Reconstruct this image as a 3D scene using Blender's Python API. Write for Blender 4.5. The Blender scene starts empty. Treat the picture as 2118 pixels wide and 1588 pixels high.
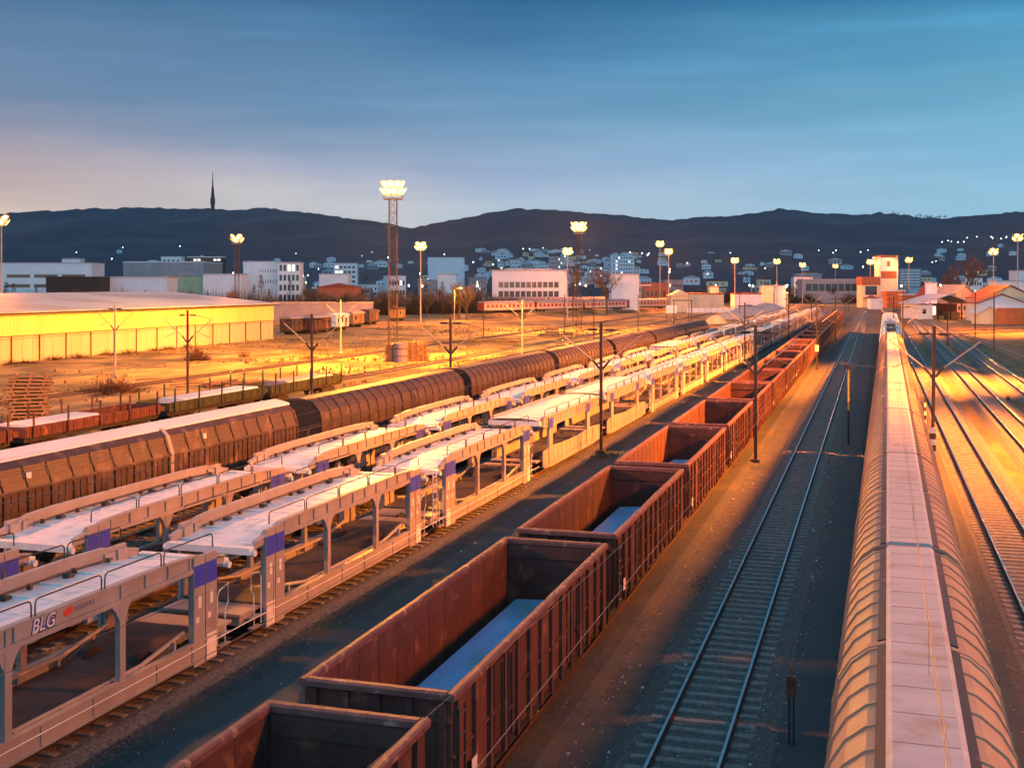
import bpy, math, random
from mathutils import Vector, Matrix
random.seed(7)
PI = math.pi
C = bpy.context.scene.collection
# ------------------------------------------------------------------ helpers
def lin(r, g, b):
    f = lambda c: ((c/255+0.055)/1.055)**2.4 if c > 10 else c/255/12.92
    return (f(r), f(g), f(b), 1)

class MB:
    """collects shapes, builds ONE mesh object"""
    def __init__(s): s.v = []; s.f = []; s.m = []
    def add(s, vs, fs, mi=0):
        n = len(s.v); s.v += [tuple(p) for p in vs]
        s.f += [tuple(i+n for i in f) for f in fs]; s.m += [mi]*len(fs); return s
    def box(s, x0, x1, y0, y1, z0, z1, mi=0):
        vs = [(x0,y0,z0),(x1,y0,z0),(x1,y1,z0),(x0,y1,z0),(x0,y0,z1),(x1,y0,z1),(x1,y1,z1),(x0,y1,z1)]
        return s.add(vs, [(3,2,1,0),(4,5,6,7),(0,1,5,4),(1,2,6,5),(2,3,7,6),(3,0,4,7)], mi)
    def bev(s, x0, x1, y0, y1, z0, z1, b=.02, mi=0):
        # box with chamfered long top edges (along y)
        p = [(x0,z0),(x1,z0),(x1,z1-b),(x1-b,z1),(x0+b,z1),(x0,z1-b)]
        return s.prism(p, y0, y1, mi)
    def prism(s, prof, y0, y1, mi=0, caps=True):
        n = len(prof)
        vs = [(x,y0,z) for x,z in prof]+[(x,y1,z) for x,z in prof]
        fs = [(i,(i+1)%n,(i+1)%n+n,i+n) for i in range(n)]
        if caps: fs += [tuple(range(n-1,-1,-1)), tuple(range(n,2*n))]
        return s.add(vs, fs, mi)
    def prismx(s, prof, x0, x1, mi=0):        # profile in (y,z), extruded along x
        n = len(prof)
        vs = [(x0,y,z) for y,z in prof]+[(x1,y,z) for y,z in prof]
        fs = [(i,(i+1)%n,(i+1)%n+n,i+n) for i in range(n)]+[tuple(range(n-1,-1,-1)), tuple(range(n,2*n))]
        return s.add(vs, fs, mi)
    def strip(s, prof, y0, y1, mi=0):         # open sheet, profile in (x,z)
        n = len(prof)
        vs = [(x,y0,z) for x,z in prof]+[(x,y1,z) for x,z in prof]
        return s.add(vs, [(i,i+1,i+1+n,i+n) for i in range(n-1)], mi)
    def tube(s, pts, r, n=5, mi=0, r1=None):
        pts = [Vector(p) for p in pts]; k = len(pts); rings = []
        for i, p in enumerate(pts):
            d = (pts[min(i+1,k-1)]-pts[max(i-1,0)])
            if d.length < 1e-9: d = Vector((0,0,1))
            d.normalize()
            u = d.orthogonal() if abs(d.z) > .99 else d.cross(Vector((0,0,1)))
            u.normalize(); w = d.cross(u)
            rr = r if r1 is None else r+(r1-r)*i/(k-1)
            rings.append([p+u*math.cos(2*PI*j/n)*rr+w*math.sin(2*PI*j/n)*rr for j in range(n)])
        vs = [q for R in rings for q in R]; fs = []
        for i in range(k-1):
            for j in range(n):
                a = i*n+j; b = i*n+(j+1)%n
                fs.append((a,b,b+n,a+n))
        fs += [tuple(range(n-1,-1,-1)), tuple(range((k-1)*n,k*n))]
        return s.add(vs, fs, mi)
    def cylx(s, x0, x1, y, z, r, n=14, mi=0):
        return s.tube([(x0,y,z),(x1,y,z)], r, n, mi)
    def build(s, name, mats, parent=None, smooth=False):
        me = bpy.data.meshes.new(name); me.from_pydata(s.v, [], s.f)
        if not isinstance(mats, (list,tuple)): mats = [mats]
        for m in mats: me.materials.append(m)
        me.polygons.foreach_set('material_index', s.m)
        if smooth: me.polygons.foreach_set('use_smooth', [True]*len(s.f))
        me.update()
        o = bpy.data.objects.new(name, me); C.objects.link(o)
        if parent: o.parent = parent
        return o

def tag(o, label=None, cat=None, group=None, kind=None):
    if label: o['label'] = label
    if cat: o['category'] = cat
    if group: o['group'] = group
    if kind: o['kind'] = kind
    return o
def thing(name, label, cat, loc=(0,0,0), rz=0, group=None):
    o = bpy.data.objects.new(name, None); C.objects.link(o); o.empty_display_size = .3
    o.location = loc; o.rotation_euler = (0,0,rz)
    return tag(o, label, cat, group)
KIDS = {}
def copy_tree(o, parent=None):
    c = o.copy(); C.objects.link(c)
    if parent: c.parent = parent
    for ch in KIDS.setdefault(o.name, list(o.children)): copy_tree(ch, c)
    return c
def dup(o, loc, rz=0, label=None, group=None):
    c = copy_tree(o); c.location = loc; c.rotation_euler = (0,0,rz)
    if label: c['label'] = label
    if group: c['group'] = group
    return c

# ------------------------------------------------------------------ camera and pixel <-> place arithmetic
F = 2450.; CX = 1059.; HY = 585.; H = 10.4
YAW = math.atan((1815-CX)/F); CY, SY = math.cos(YAW), math.sin(YAW)
def G(px, py, Z=-.3):            # ground place seen at a photo pixel
    z = F*(H-Z)/(py-HY); X = z*(px-CX)/F
    return (X*CY-z*SY, z*CY+X*SY)
def D(px, d):                    # place at a depth along the view axis
    X = d*(px-CX)/F
    return (X*CY-d*SY, d*CY+X*SY)
def ZZ(py, d): return H+(HY-py)*d/F
cam = bpy.data.objects.new('camera', bpy.data.cameras.new('camera')); C.objects.link(cam)
cam.location = (0,0,H); cam.rotation_euler = (PI/2,0,YAW)
cam.data.sensor_width = 36; cam.data.lens = 36*F/2118; cam.data.shift_y = -(794-HY)/2118
cam.data.clip_start = .2; cam.data.clip_end = 40000
bpy.context.scene.camera = cam
sc = bpy.context.scene
sc.view_settings.view_transform = 'Standard'; sc.view_settings.look = 'None'
sc.view_settings.exposure = 0; sc.view_settings.gamma = 1
try:
    sc.cycles.max_bounces = 5; sc.cycles.diffuse_bounces = 2; sc.cycles.glossy_bounces = 2
    sc.cycles.volume_bounces = 0; sc.cycles.sample_clamp_indirect = 4
    sc.cycles.use_light_tree = True
except Exception: pass

# ------------------------------------------------------------------ materials
def mat(name, a, b=None, rough=.6, metal=0., scale=2., stretch=(1,1,1), bump=0., bscale=30., c=None, cscale=.6, cpos=(.55,.65), detail=5, spec=.4, var=0.):
    m = bpy.data.materials.new(name); m.use_nodes = True
    N = m.node_tree.nodes; L = m.node_tree.links; P = N['Principled BSDF']
    P.inputs['Roughness'].default_value = rough; P.inputs['Metallic'].default_value = metal
    P.inputs['Specular IOR Level'].default_value = spec
    a = tuple(a)[:3]+(1,)
    if b is None: b = tuple(min(1,x*.72) for x in a[:3])
    b = tuple(b)[:3]+(1,)
    g = N.new('ShaderNodeNewGeometry'); mp = N.new('ShaderNodeMapping'); mp.inputs['Scale'].default_value = stretch
    L.new(g.outputs['Position'], mp.inputs['Vector'])
    n = N.new('ShaderNodeTexNoise'); n.inputs['Scale'].default_value = scale; n.inputs['Detail'].default_value = detail
    n.inputs['Roughness'].default_value = .65
    L.new(mp.outputs['Vector'], n.inputs['Vector'])
    r = N.new('ShaderNodeValToRGB'); r.color_ramp.elements[0].position = .32; r.color_ramp.elements[1].position = .68
    r.color_ramp.elements[0].color = b; r.color_ramp.elements[1].color = a
    L.new(n.outputs['Fac'], r.inputs['Fac']); col = r.outputs['Color']
    if c is not None:
        n2 = N.new('ShaderNodeTexNoise'); n2.inputs['Scale'].default_value = cscale; n2.inputs['Detail'].default_value = 6
        L.new(g.outputs['Position'], n2.inputs['Vector'])
        r2 = N.new('ShaderNodeValToRGB'); r2.color_ramp.elements[0].position = cpos[0]; r2.color_ramp.elements[1].position = cpos[1]
        mx = N.new('ShaderNodeMix'); mx.data_type = 'RGBA'
        L.new(n2.outputs['Fac'], r2.inputs['Fac']); L.new(r2.outputs['Color'], mx.inputs['Factor'])
        L.new(col, mx.inputs[6]); mx.inputs[7].default_value = tuple(c)[:3]+(1,); col = mx.outputs[2]
    if var:
        oi = N.new('ShaderNodeObjectInfo'); hs = N.new('ShaderNodeHueSaturation'); mr = N.new('ShaderNodeMapRange')
        mr.inputs[3].default_value = 1-var; mr.inputs[4].default_value = 1+var; L.new(oi.outputs['Random'], mr.inputs[0]); L.new(mr.outputs[0], hs.inputs['Value'])
        L.new(col, hs.inputs['Color']); col = hs.outputs['Color']
    L.new(col, P.inputs['Base Color'])
    if bump:
        n3 = N.new('ShaderNodeTexNoise'); n3.inputs['Scale'].default_value = bscale; n3.inputs['Detail'].default_value = 4
        L.new(g.outputs['Position'], n3.inputs['Vector'])
        bp = N.new('ShaderNodeBump'); bp.inputs['Strength'].default_value = bump; bp.inputs['Distance'].default_value = .05
        L.new(n3.outputs['Fac'], bp.inputs['Height']); L.new(bp.outputs['Normal'], P.inputs['Normal'])
    return m
def emit(name, col, s):
    m = bpy.data.materials.new(name); m.use_nodes = True
    P = m.node_tree.nodes['Principled BSDF']; P.inputs['Base Color'].default_value = (.8,.8,.8,1)
    P.inputs['Emission Color'].default_value = tuple(col)[:3]+(1,); P.inputs['Emission Strength'].default_value = s
    return m
M = dict(
 grass = mat('dry_grass', (.42,.28,.115), (.12,.075,.033), .95, scale=.33, stretch=(1,.4,1), bump=1., bscale=4, c=(.075,.055,.028), cscale=.10, cpos=(.46,.62), detail=9),
 field = mat('field_soil', (.06,.055,.04), (.035,.035,.03), .95, scale=.02),
 hill = mat('hill_wood', (.034,.034,.060), (.017,.018,.036), .95, scale=.006, c=(.072,.068,.088), cscale=.0021, cpos=(.5,.72), detail=9),
 gravel = mat('gravel', (.070,.076,.076), (.034,.038,.040), .9, scale=5, bump=.9, bscale=18, c=(.11,.085,.05), cscale=.25, cpos=(.5,.75)),
 sandyard = mat('sandy_yard', (.25,.155,.06), (.065,.05,.034), .95, scale=.45, stretch=(1,.35,1), bump=.8, bscale=14, c=(.07,.085,.045), cscale=.12, cpos=(.55,.68)),
 palepath = mat('pale_asphalt', (.105,.092,.08), (.055,.056,.055), .85, scale=1.3, bump=.5, bscale=40, c=(.06,.065,.065), cscale=.35, cpos=(.5,.7)),  # paler asphalt for the strip right of the gondolas
 tuft = mat('dry_tuft', (.26,.17,.07), (.12,.085,.035), .95, scale=.8),
 greengrass = mat('green_grass', (.085,.10,.045), (.05,.055,.03), .95, scale=.6, bump=.8, bscale=9, c=(.12,.10,.06), cscale=.2, cpos=(.5,.7)),
 asphalt = mat('asphalt', (.060,.078,.084), (.040,.054,.060), .78, scale=1.2, bump=.35, bscale=50, c=(.085,.075,.06), cscale=.3, cpos=(.55,.8)),
 ballast = mat('ballast', (.17,.165,.155), (.055,.055,.053), .9, scale=9, bump=1., bscale=22),
 stone = mat('pale_stone', (.75,.75,.72), (.45,.45,.43), .7, scale=8),
 weed = mat('weed', (.05,.10,.03), (.03,.055,.02), .8, scale=4),
 railtop = mat('rail_steel', (.55,.56,.58), (.42,.42,.43), .22, 1., scale=3),
 railrust = mat('rail_rust', (.09,.045,.028), (.045,.026,.02), .8, scale=6),
 sleeper = mat('sleeper_concrete', (.27,.26,.245), (.13,.126,.12), .9, scale=4, bump=.3, bscale=20),
 rust = mat('rust_red_paint', (.115,.040,.029), (.060,.023,.019), .62, scale=1.1, stretch=(1,1,.25), bump=.15, bscale=9, c=(.20,.085,.05), cscale=1.7, cpos=(.58,.72), var=.28),
 rustin = mat('rusty_inside', (.105,.042,.031), (.050,.024,.02), .7, scale=1.5, stretch=(1,1,.18), bump=.25, bscale=7, c=(.19,.095,.062), cscale=2.4, cpos=(.6,.72), var=.28),
 rim = mat('worn_rim', (.19,.078,.064), (.11,.045,.038), .55, scale=3, c=(.36,.2,.15), cscale=4, cpos=(.58,.7)),
 dark = mat('dark_steel', (.03,.028,.026), (.018,.017,.016), .7, scale=3),
 wheel = mat('wheel_steel', (.06,.045,.035), (.035,.028,.024), .6, .4, scale=5),
 grey = mat('grey_paint', (.37,.335,.315), (.285,.255,.235), .5, scale=.9, stretch=(1,1,.5), c=(.28,.20,.15), cscale=1.6, cpos=(.62,.78)),
 greyd = mat('grey_paint_recess', (.42,.37,.34), (.33,.285,.255), .5, scale=.8, stretch=(1,1,.4), c=(.25,.17,.12), cscale=2., cpos=(.6,.78)),
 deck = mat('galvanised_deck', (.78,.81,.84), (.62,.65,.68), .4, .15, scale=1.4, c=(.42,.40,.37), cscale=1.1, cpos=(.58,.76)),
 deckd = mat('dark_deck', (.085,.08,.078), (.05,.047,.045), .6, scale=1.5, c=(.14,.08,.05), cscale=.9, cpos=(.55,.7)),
 bluep = mat('blue_plate', (.05,.075,.56), (.04,.06,.46), .45, scale=2),
 white = mat('white_paint', (.78,.77,.74), (.62,.60,.57), .45, scale=2, c=(.5,.44,.38), cscale=3, cpos=(.62,.78)),
 tube = mat('dark_tube', (.09,.075,.065), (.06,.05,.045), .4, .5),
 brown = mat('brown_paint', (.064,.040,.035), (.044,.028,.025), .5, scale=.8, stretch=(1,1,.3), c=(.2,.125,.09), cscale=1.2, cpos=(.55,.75)),
 brownd = mat('brown_panel', (.050,.034,.031), (.035,.024,.022), .5, scale=1.1, stretch=(1,1,.25), c=(.17,.11,.085), cscale=2, cpos=(.6,.75), var=.12),
 roofw = mat('white_roof', (.68,.69,.71), (.55,.56,.57), .4, scale=.7, stretch=(1,.4,1)),
 shell = mat('copper_shell', (.42,.275,.185), (.33,.21,.14), .6, 0., scale=.7, stretch=(1,1,.5), c=(.34,.25,.19), cscale=1.1, cpos=(.58,.78), var=.12),
 shellr = mat('pale_roof', (.50,.465,.47), (.39,.36,.36), .55, .0, scale=1.0, stretch=(.6,2.5,1), c=(.36,.25,.19), cscale=1.3, cpos=(.55,.75), var=.12),
 green = mat('green_wood', (.06,.075,.03), (.03,.04,.02), .8, scale=3, stretch=(1,1,.2)),
 wood = mat('timber', (.34,.22,.10), (.20,.12,.055), .8, scale=3, stretch=(.4,1,2)),
 mast = mat('mast_steel', (.085,.065,.055), (.05,.04,.034), .6, .2, scale=2.5, stretch=(1,1,.4)),
 mastp = mat('pale_mast', (.42,.38,.34), (.32,.28,.25), .6, scale=2),
 insul = mat('insulator', (.035,.02,.016), (.02,.014,.012), .3),
 wire = mat('copper_wire', (.16,.14,.125), (.11,.10,.09), .5, .3),
 yellow = mat('yellow_paint', (.75,.50,.06), (.55,.36,.05), .5),
 cream = mat('cream_render', (.72,.64,.44), (.58,.5,.34), .8, scale=.6, stretch=(1,1,.3)),
 hall = mat('pale_sheeting', (.52,.44,.31), (.40,.34,.235), .6, scale=.25, stretch=(1,1,.15)),
 fascia = mat('lamp_yellow_sheeting', (.72,.62,.22), (.62,.52,.17), .6, scale=.25, stretch=(1,1,.15)),  # yellow of the tower's lamplight put into the base colour
 roofg = mat('pale_sheet_roof', (.44,.47,.52), (.36,.385,.43), .55, scale=.12, stretch=(.3,1,1), c=(.33,.31,.32), cscale=.05, cpos=(.55,.62)),
 wallw = mat('white_wall', (.76,.78,.80), (.66,.68,.70), .8, scale=.3),
 wallg = mat('grey_wall', (.30,.32,.35), (.22,.24,.27), .8, scale=.2, stretch=(1,1,.2)),
 wallgreen = mat('pale_green_wall', (.42,.48,.32), (.34,.4,.27), .8, scale=.3),
 wallb = mat('blue_white_wall', (.62,.73,.80), (.52,.63,.70), .7, scale=.3),
 brick = mat('brown_render', (.33,.12,.06), (.22,.085,.045), .8, scale=1),
 orange = mat('orange_render', (.62,.17,.05), (.46,.12,.04), .8, scale=.6),
 redroof = mat('red_tile', (.23,.055,.038), (.14,.038,.03), .8, scale=2),
 glass = mat('window_glass', (.025,.035,.05), (.015,.02,.03), .12, 0, scale=1, spec=.6),
 bark = mat('bark', (.085,.06,.045), (.05,.036,.028), .9, scale=3),
 twig = mat('bare_twigs', (.14,.095,.065), (.085,.06,.043), .9, scale=1),
 needle = mat('evergreen', (.03,.05,.028), (.016,.028,.018), .8, scale=2),
 sand = mat('sand_heap', (.55,.46,.30), (.42,.34,.22), .95, scale=1.5, bump=.4, bscale=6),
 gheap = mat('grey_gravel_heap', (.40,.38,.37), (.28,.265,.255), .95, scale=1.5, bump=.5, bscale=6),
 coach = mat('coach_cream', (.62,.50,.40), (.5,.39,.31), .5, scale=.8),
 coachr = mat('coach_red', (.33,.035,.03), (.24,.028,.025), .5, scale=.8),
 lilac = mat('lilac_grey', (.30,.26,.28), (.22,.19,.21), .6, scale=.5),
 steelblue = mat('sky_tinted_steel', (.15,.37,.66), (.09,.25,.48), .3, .1, scale=1.1, stretch=(3,.35,1), c=(.12,.20,.22), cscale=.5, cpos=(.5,.7)),  # blue of the reflected sky put into the base colour
 sodium = emit('sodium_lens', (1,.50,.06), 14),
 glare_disc = emit('glare_glow', (1,.40,.035), 4.5),  # glow for the discs that imitate orange lamp glare
 winlit = emit('lit_window', (1,.86,.62), 1.6),
 townlamp = emit('cool_lamp', (.85,.93,1), 14),
 warmlamp = emit('warm_lamp', (1,.75,.4), 12),
 redlamp = emit('red_signal_lens', (1,.03,.12), 45),
 headlamp = emit('head_lamp', (1,.92,.85), 12),
)
def logo(c): return mat('logo_ink', c, c, .5)
M['navy'] = mat('navy_ink', (.03,.045,.24), (.03,.045,.22), .5); M['redink'] = mat('red_ink', (.62,.07,.04), (.55,.06,.04), .5)
M['greyink'] = mat('grey_ink', (.16,.15,.17), (.14,.13,.15), .5)

# ------------------------------------------------------------------ sky (dusk)
W = bpy.data.worlds.new('World'); sc.world = W; W.use_nodes = True
N = W.node_tree.nodes; L = W.node_tree.links; BG = N['Background']
def mth(op, a, b=None, clamp=False):
    n = N.new('ShaderNodeMath'); n.operation = op; n.use_clamp = clamp
    for i, x in enumerate((a,b)):
        if x is None: continue
        if isinstance(x, (int,float)): n.inputs[i].default_value = x
        else: L.new(x, n.inputs[i])
    return n.outputs[0]
tc = N.new('ShaderNodeTexCoord'); sx = N.new('ShaderNodeSeparateXYZ'); L.new(tc.outputs['Generated'], sx.inputs[0])
elev = mth('ARCSINE', sx.outputs[2]); az = mth('ARCTAN2', sx.outputs[0], sx.outputs[1])
hh = mth('DIVIDE', mth('ADD', az, math.radians(40.6)), math.radians(46.8), True)
cb = N.new('ShaderNodeCombineXYZ'); L.new(mth('MULTIPLY', az, 2.2), cb.inputs[0]); L.new(mth('MULTIPLY', elev, 17.), cb.inputs[1])
nz = N.new('ShaderNodeTexNoise'); nz.inputs['Scale'].default_value = 1.6; nz.inputs['Detail'].default_value = 5; nz.inputs['Roughness'].default_value = .5
L.new(cb.outputs[0], nz.inputs['Vector'])
cb2 = N.new('ShaderNodeCombineXYZ'); L.new(mth('MULTIPLY', az, 5.), cb2.inputs[0]); L.new(mth('MULTIPLY', elev, 75.), cb2.inputs[1])
nz2 = N.new('ShaderNodeTexNoise'); nz2.inputs['Scale'].default_value = 1.; nz2.inputs['Detail'].default_value = 3; L.new(cb2.outputs[0], nz2.inputs['Vector'])
wob = mth('MULTIPLY', mth('SUBTRACT', nz.outputs['Fac'], .5), .07)
e2 = mth('DIVIDE', mth('ADD', elev, wob), math.radians(30), True)
def ramp(stops):
    r = N.new('ShaderNodeValToRGB'); E_ = r.color_ramp.elements
    while len(E_) < len(stops): E_.new(.5)
    for e, (d, c) in zip(E_, stops): e.position = d/30; e.color = lin(*c)
    L.new(e2, r.inputs['Fac']); return r.outputs['Color']
up = [(21,(74,126,158)),(30,(84,140,170))]  # overhead sky above the view, raised to add ambient light
SKL = ramp([(0,(226,206,188)),(3.6,(220,200,184)),(4.8,(192,172,168)),(6.4,(146,148,166)),(8.6,(104,130,160)),(11.2,(92,124,156)),(13.4,(74,114,149))]+up)
SKM = ramp([(0,(186,202,212)),(3.6,(172,192,208)),(5.4,(150,174,204)),(6.9,(122,158,188)),(8.8,(94,142,178)),(11.2,(70,122,162)),(13.6,(40,96,139))]+up)
SKR = ramp([(0,(150,198,218)),(3.6,(142,192,216)),(5.4,(128,182,211)),(6.9,(118,176,207)),(8.8,(98,160,190)),(11.2,(78,146,182)),(13.6,(48,122,164))]+up)
def mix(f, a, b):
    n = N.new('ShaderNodeMix'); n.data_type = 'RGBA'; L.new(f, n.inputs['Factor']); L.new(a, n.inputs[6]); L.new(b, n.inputs[7]); return n.outputs[2]
m1 = mix(mth('MULTIPLY', hh, 2., True), SKL, SKM); m2 = mix(mth('MULTIPLY', mth('SUBTRACT', hh, .5), 2., True), m1, SKR)
cb3 = N.new('ShaderNodeCombineXYZ'); L.new(mth('MULTIPLY', az, 3.2), cb3.inputs[0]); L.new(mth('MULTIPLY', elev, 38.), cb3.inputs[1])
nz3 = N.new('ShaderNodeTexNoise'); nz3.inputs['Scale'].default_value = 1.; nz3.inputs['Detail'].default_value = 4; L.new(cb3.outputs[0], nz3.inputs['Vector'])
wisp = mth('MULTIPLY', mth('MULTIPLY', mth('SUBTRACT', nz3.outputs['Fac'], .52), 4., True), mth('DIVIDE', elev, math.radians(12), True))
str_ = mth('ADD', mth('ADD', mth('MULTIPLY', mth('SUBTRACT', nz2.outputs['Fac'], .5), .16), mth('MULTIPLY', wisp, .22)), 1.0)
str_ = mth('MULTIPLY', str_, mth('ADD', mth('MULTIPLY', mth('MULTIPLY', sx.outputs[1], -1.6, True), 1.3), 1.))  # unseen sky behind the camera brightened as added fill
L.new(m2, BG.inputs['Color']); L.new(mth('MULTIPLY', str_, 1.14), BG.inputs['Strength'])

# ------------------------------------------------------------------ ground, paths, hills
def sheet(name, x0, x1, y0, y1, z, m, nx=1, ny=1):
    b = MB(); vs = [(x0+(x1-x0)*i/nx, y0+(y1-y0)*j/ny, z) for j in range(ny+1) for i in range(nx+1)]
    fs = [(j*(nx+1)+i, j*(nx+1)+i+1, (j+1)*(nx+1)+i+1, (j+1)*(nx+1)+i) for j in range(ny) for i in range(nx)]
    o = b.add(vs, fs).build(name, m); o['kind'] = 'structure'; return o
sheet('ground', -6400, 4900, -240, 7600, -.42, M['field'])
sheet('dry_field', -330, 260, -60, 640, -.36, M['grass'])
sheet('yard', -33, 17, -60, 560, -.31, M['gravel'])
for nm, x0, x1 in (('path',-15.9,-10.7),('pale_path',-7.4,-5.55),('path',-2.35,-.9),('path',2.3,3.5)):
    sheet('path', x0, x1, -60, 420, -.28, M['palepath' if nm == 'pale_path' else 'asphalt'])
sheet('sandy_yard', 3.6, 60, -60, 330, -.292, M['sandyard'])
def patch(x0, x1, y0, y1, z):
    b = MB(); n_ = 40; cx_, cy_ = (x0+x1)/2, (y0+y1)/2
    b.add([(cx_+(x1-x0)/2*math.copysign(abs(math.cos(a))**.6,math.cos(a))*random.uniform(.85,1.05), cy_+(y1-y0)/2*math.copysign(abs(math.sin(a))**.6,math.sin(a))*random.uniform(.92,1.04), z) for a in [2*PI*i/n_ for i in range(n_)]], [tuple(range(n_))])
    b.build('grass_patch', M['greengrass'])['kind'] = 'structure'
patch(16.5,34,96,222,-.285); patch(6.9,7.9,118,215,-.286); patch(11.4,12.4,90,170,-.287)
# hills: one terrain whose crest follows the ridge line
RID = [(-2600,430),(-1500,405),(-700,425),(-200,436),(0,441),(60,438),(130,435),(250,430),(330,430),(440,433),(500,434),(545,430),(620,438),(700,449),(770,457),(850,472),(905,461),(980,447),(1070,431),(1180,437),(1300,447),(1385,457),(1440,448),(1500,449),(1560,441),(1610,433),(1700,441),(1770,445),(1820,440),(1900,449),(1960,452),(2050,443),(2118,438),(2400,425),(3200,445),(4600,430)]
def ridge(px):
    for (a,ya),(b,yb) in zip(RID, RID[1:]):
        if a <= px <= b:
            t = (px-a)/(b-a); return ya+(yb-ya)*t
    return 440
def noise1(x, s): return sum(math.sin(x*f*.013+s*k*1.7+k)/k for k, f in ((1,1.3),(2,2.9),(3,6.1),(5,11.7),(9,23.)))
def terr(px, d):
    if d < 1000: return -.5
    top = ZZ(ridge(px), 5200)
    if d <= 5200:
        t = (d-1000)/4200
        base = 22*min(1,t*4)+ (top-22)*(t**1.55)
        return base*(1+.05*math.sin(px*.011+d*.0017)*math.sin(PI*t)+.035*math.sin(px*.031-d*.004)*math.sin(PI*t))-.5
    return top*(1-((d-5200)/3000)**2*.6)+ 0
ds = [1000+i*4200/26 for i in range(27)]+[5600,6300,7400]
pxs = [-2600+i*10 for i in range(681)]
vs = []; fs = []
for d in ds:
    for px in pxs:
        x, y = D(px, d); z = terr(px, d)
        if 4900 < d < 5300: z += 1.6*noise1(px*3.1, 2)+random.uniform(-2.,4.)+.9*noise1(px*11., 5)
        else: z += 1.2*noise1(px*1.1+d*.02, d*.001)*min(1,(d-1000)/1500)
        vs.append((x,y,z))
n = len(pxs)
for j in range(len(ds)-1):
    for i in range(n-1): fs.append((j*n+i,j*n+i+1,(j+1)*n+i+1,(j+1)*n+i))
tag(MB().add(vs,fs).build('hills', M['hill'], smooth=True), kind='structure')

# haze: one box of thin air
hz = bpy.data.materials.new('thin_haze'); hz.use_nodes = True
nt = hz.node_tree; nt.nodes.remove(nt.nodes['Principled BSDF'])
pv = nt.nodes.new('ShaderNodeVolumePrincipled'); pv.inputs['Density'].default_value = 2.4e-5; pv.inputs['Color'].default_value = (.72,.80,1,1)
pv.inputs['Anisotropy'].default_value = .72
nt.links.new(pv.outputs[0], nt.nodes['Material Output'].inputs['Volume'])
o = MB().box(-6500,5000,-250,7700,-1.5,540).build('haze', hz); o['kind'] = 'stuff'

# ------------------------------------------------------------------ railway tracks
TR = dict(A=(-8.55,-.0035), M=(-3.98,-.0019), B=(.5,.0075), R=(5.25,-.0013), S=(9.6,0.), U=(14.1,-.001), Cc=(-18.95,.005), Dd=(-24.15,.003), E=(-30.75,.011),
          L=(-37.5,0.), Fl=(-50.0,0.), K=(-56.6,.004), J=(-74.,.01))
def tx(k, s): return TR[k][0]+TR[k][1]*s
def rot(k): return -math.atan(TR[k][1])
def track(k, s0, s1, label, single=0, bed='ballast', top=-.19):
    r = rot(k); loc = (tx(k,0),0,0)
    b = MB(); b.prism([(-1.95,-.33),(1.95,-.33),(1.45,top),(-1.45,top)], s0, s1)
    o = b.build('ballast_bed', M[bed]); o.location = loc; o.rotation_euler = (0,0,r); o['kind'] = 'structure'
    t = thing('railway_track', label, 'railway track', loc, r)
    for sx_ in (-.7535,.7535):
        q = MB()
        q.box(sx_-.075,sx_+.075,s0,s1,-.152,-.135,0); q.box(sx_-.012,sx_+.012,s0,s1,-.135,-.04,0); q.box(sx_-.036,sx_+.036,s0,s1,-.04,-.004,0)
        q.box(sx_-.034,sx_+.034,s0,s1,-.004,0,1)
        q.build('rail', [M['railrust'],M['railtop']], t)
    q = MB(); y = s0; i = 0; sb = MB().prism([(-.13,-.34),(.13,-.34),(.11,-.152),(-.11,-.152)],0,1)
    base = None
    while y < s1:
        if y > 12 and i < single:
            if base is None:
                base = MB().prismx([(-.13,-.34),(.13,-.34),(.105,-.153),(-.105,-.153)], -1.25, 1.25).build('sleeper', M['sleeper'], t); base.location = (0,y,0)
            else:
                c = base.copy(); C.objects.link(c); c.location = (random.uniform(-.02,.02),y,random.uniform(-.008,.0)); c.parent = t
            i += 1
        else: q.prismx([(y-.13,-.34),(y+.13,-.34),(y+.105,-.153),(y-.105,-.153)], -1.25, 1.25)
        y += .63
    tag(q.build('sleepers', M['sleeper'], t), kind='stuff')
track('A',-40,345,'railway track carrying the rusty open gondola wagons', bed='gravel', top=-.145)
track('M',-40,540,'empty railway track with shiny rails left of the orange covered wagons',100)
track('B',-40,330,'railway track under the pale round-roofed covered wagons', bed='gravel', top=-.145)
track('R',-40,520,'empty railway track just right of the covered wagons',100)
track('S',-40,420,'second empty railway track right of the covered wagons',90)
track('U',20,400,'third empty railway track right of the covered wagons, beside the grass')
track('Cc',-40,480,'railway track carrying the front row of car carriers')
track('Dd',-40,480,'railway track carrying the rear row of car carriers')
track('E',-40,420,'railway track under the brown sliding wall wagons')
track('Fl',20,240,'railway track under the low stake wagons', bed='grass')
track('K',-10,420,'bare railway track across the orange lit field behind the brown train', bed='grass')
track('J',60,380,'bare railway track in the field in front of the yellow warehouse', bed='grass')

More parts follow.
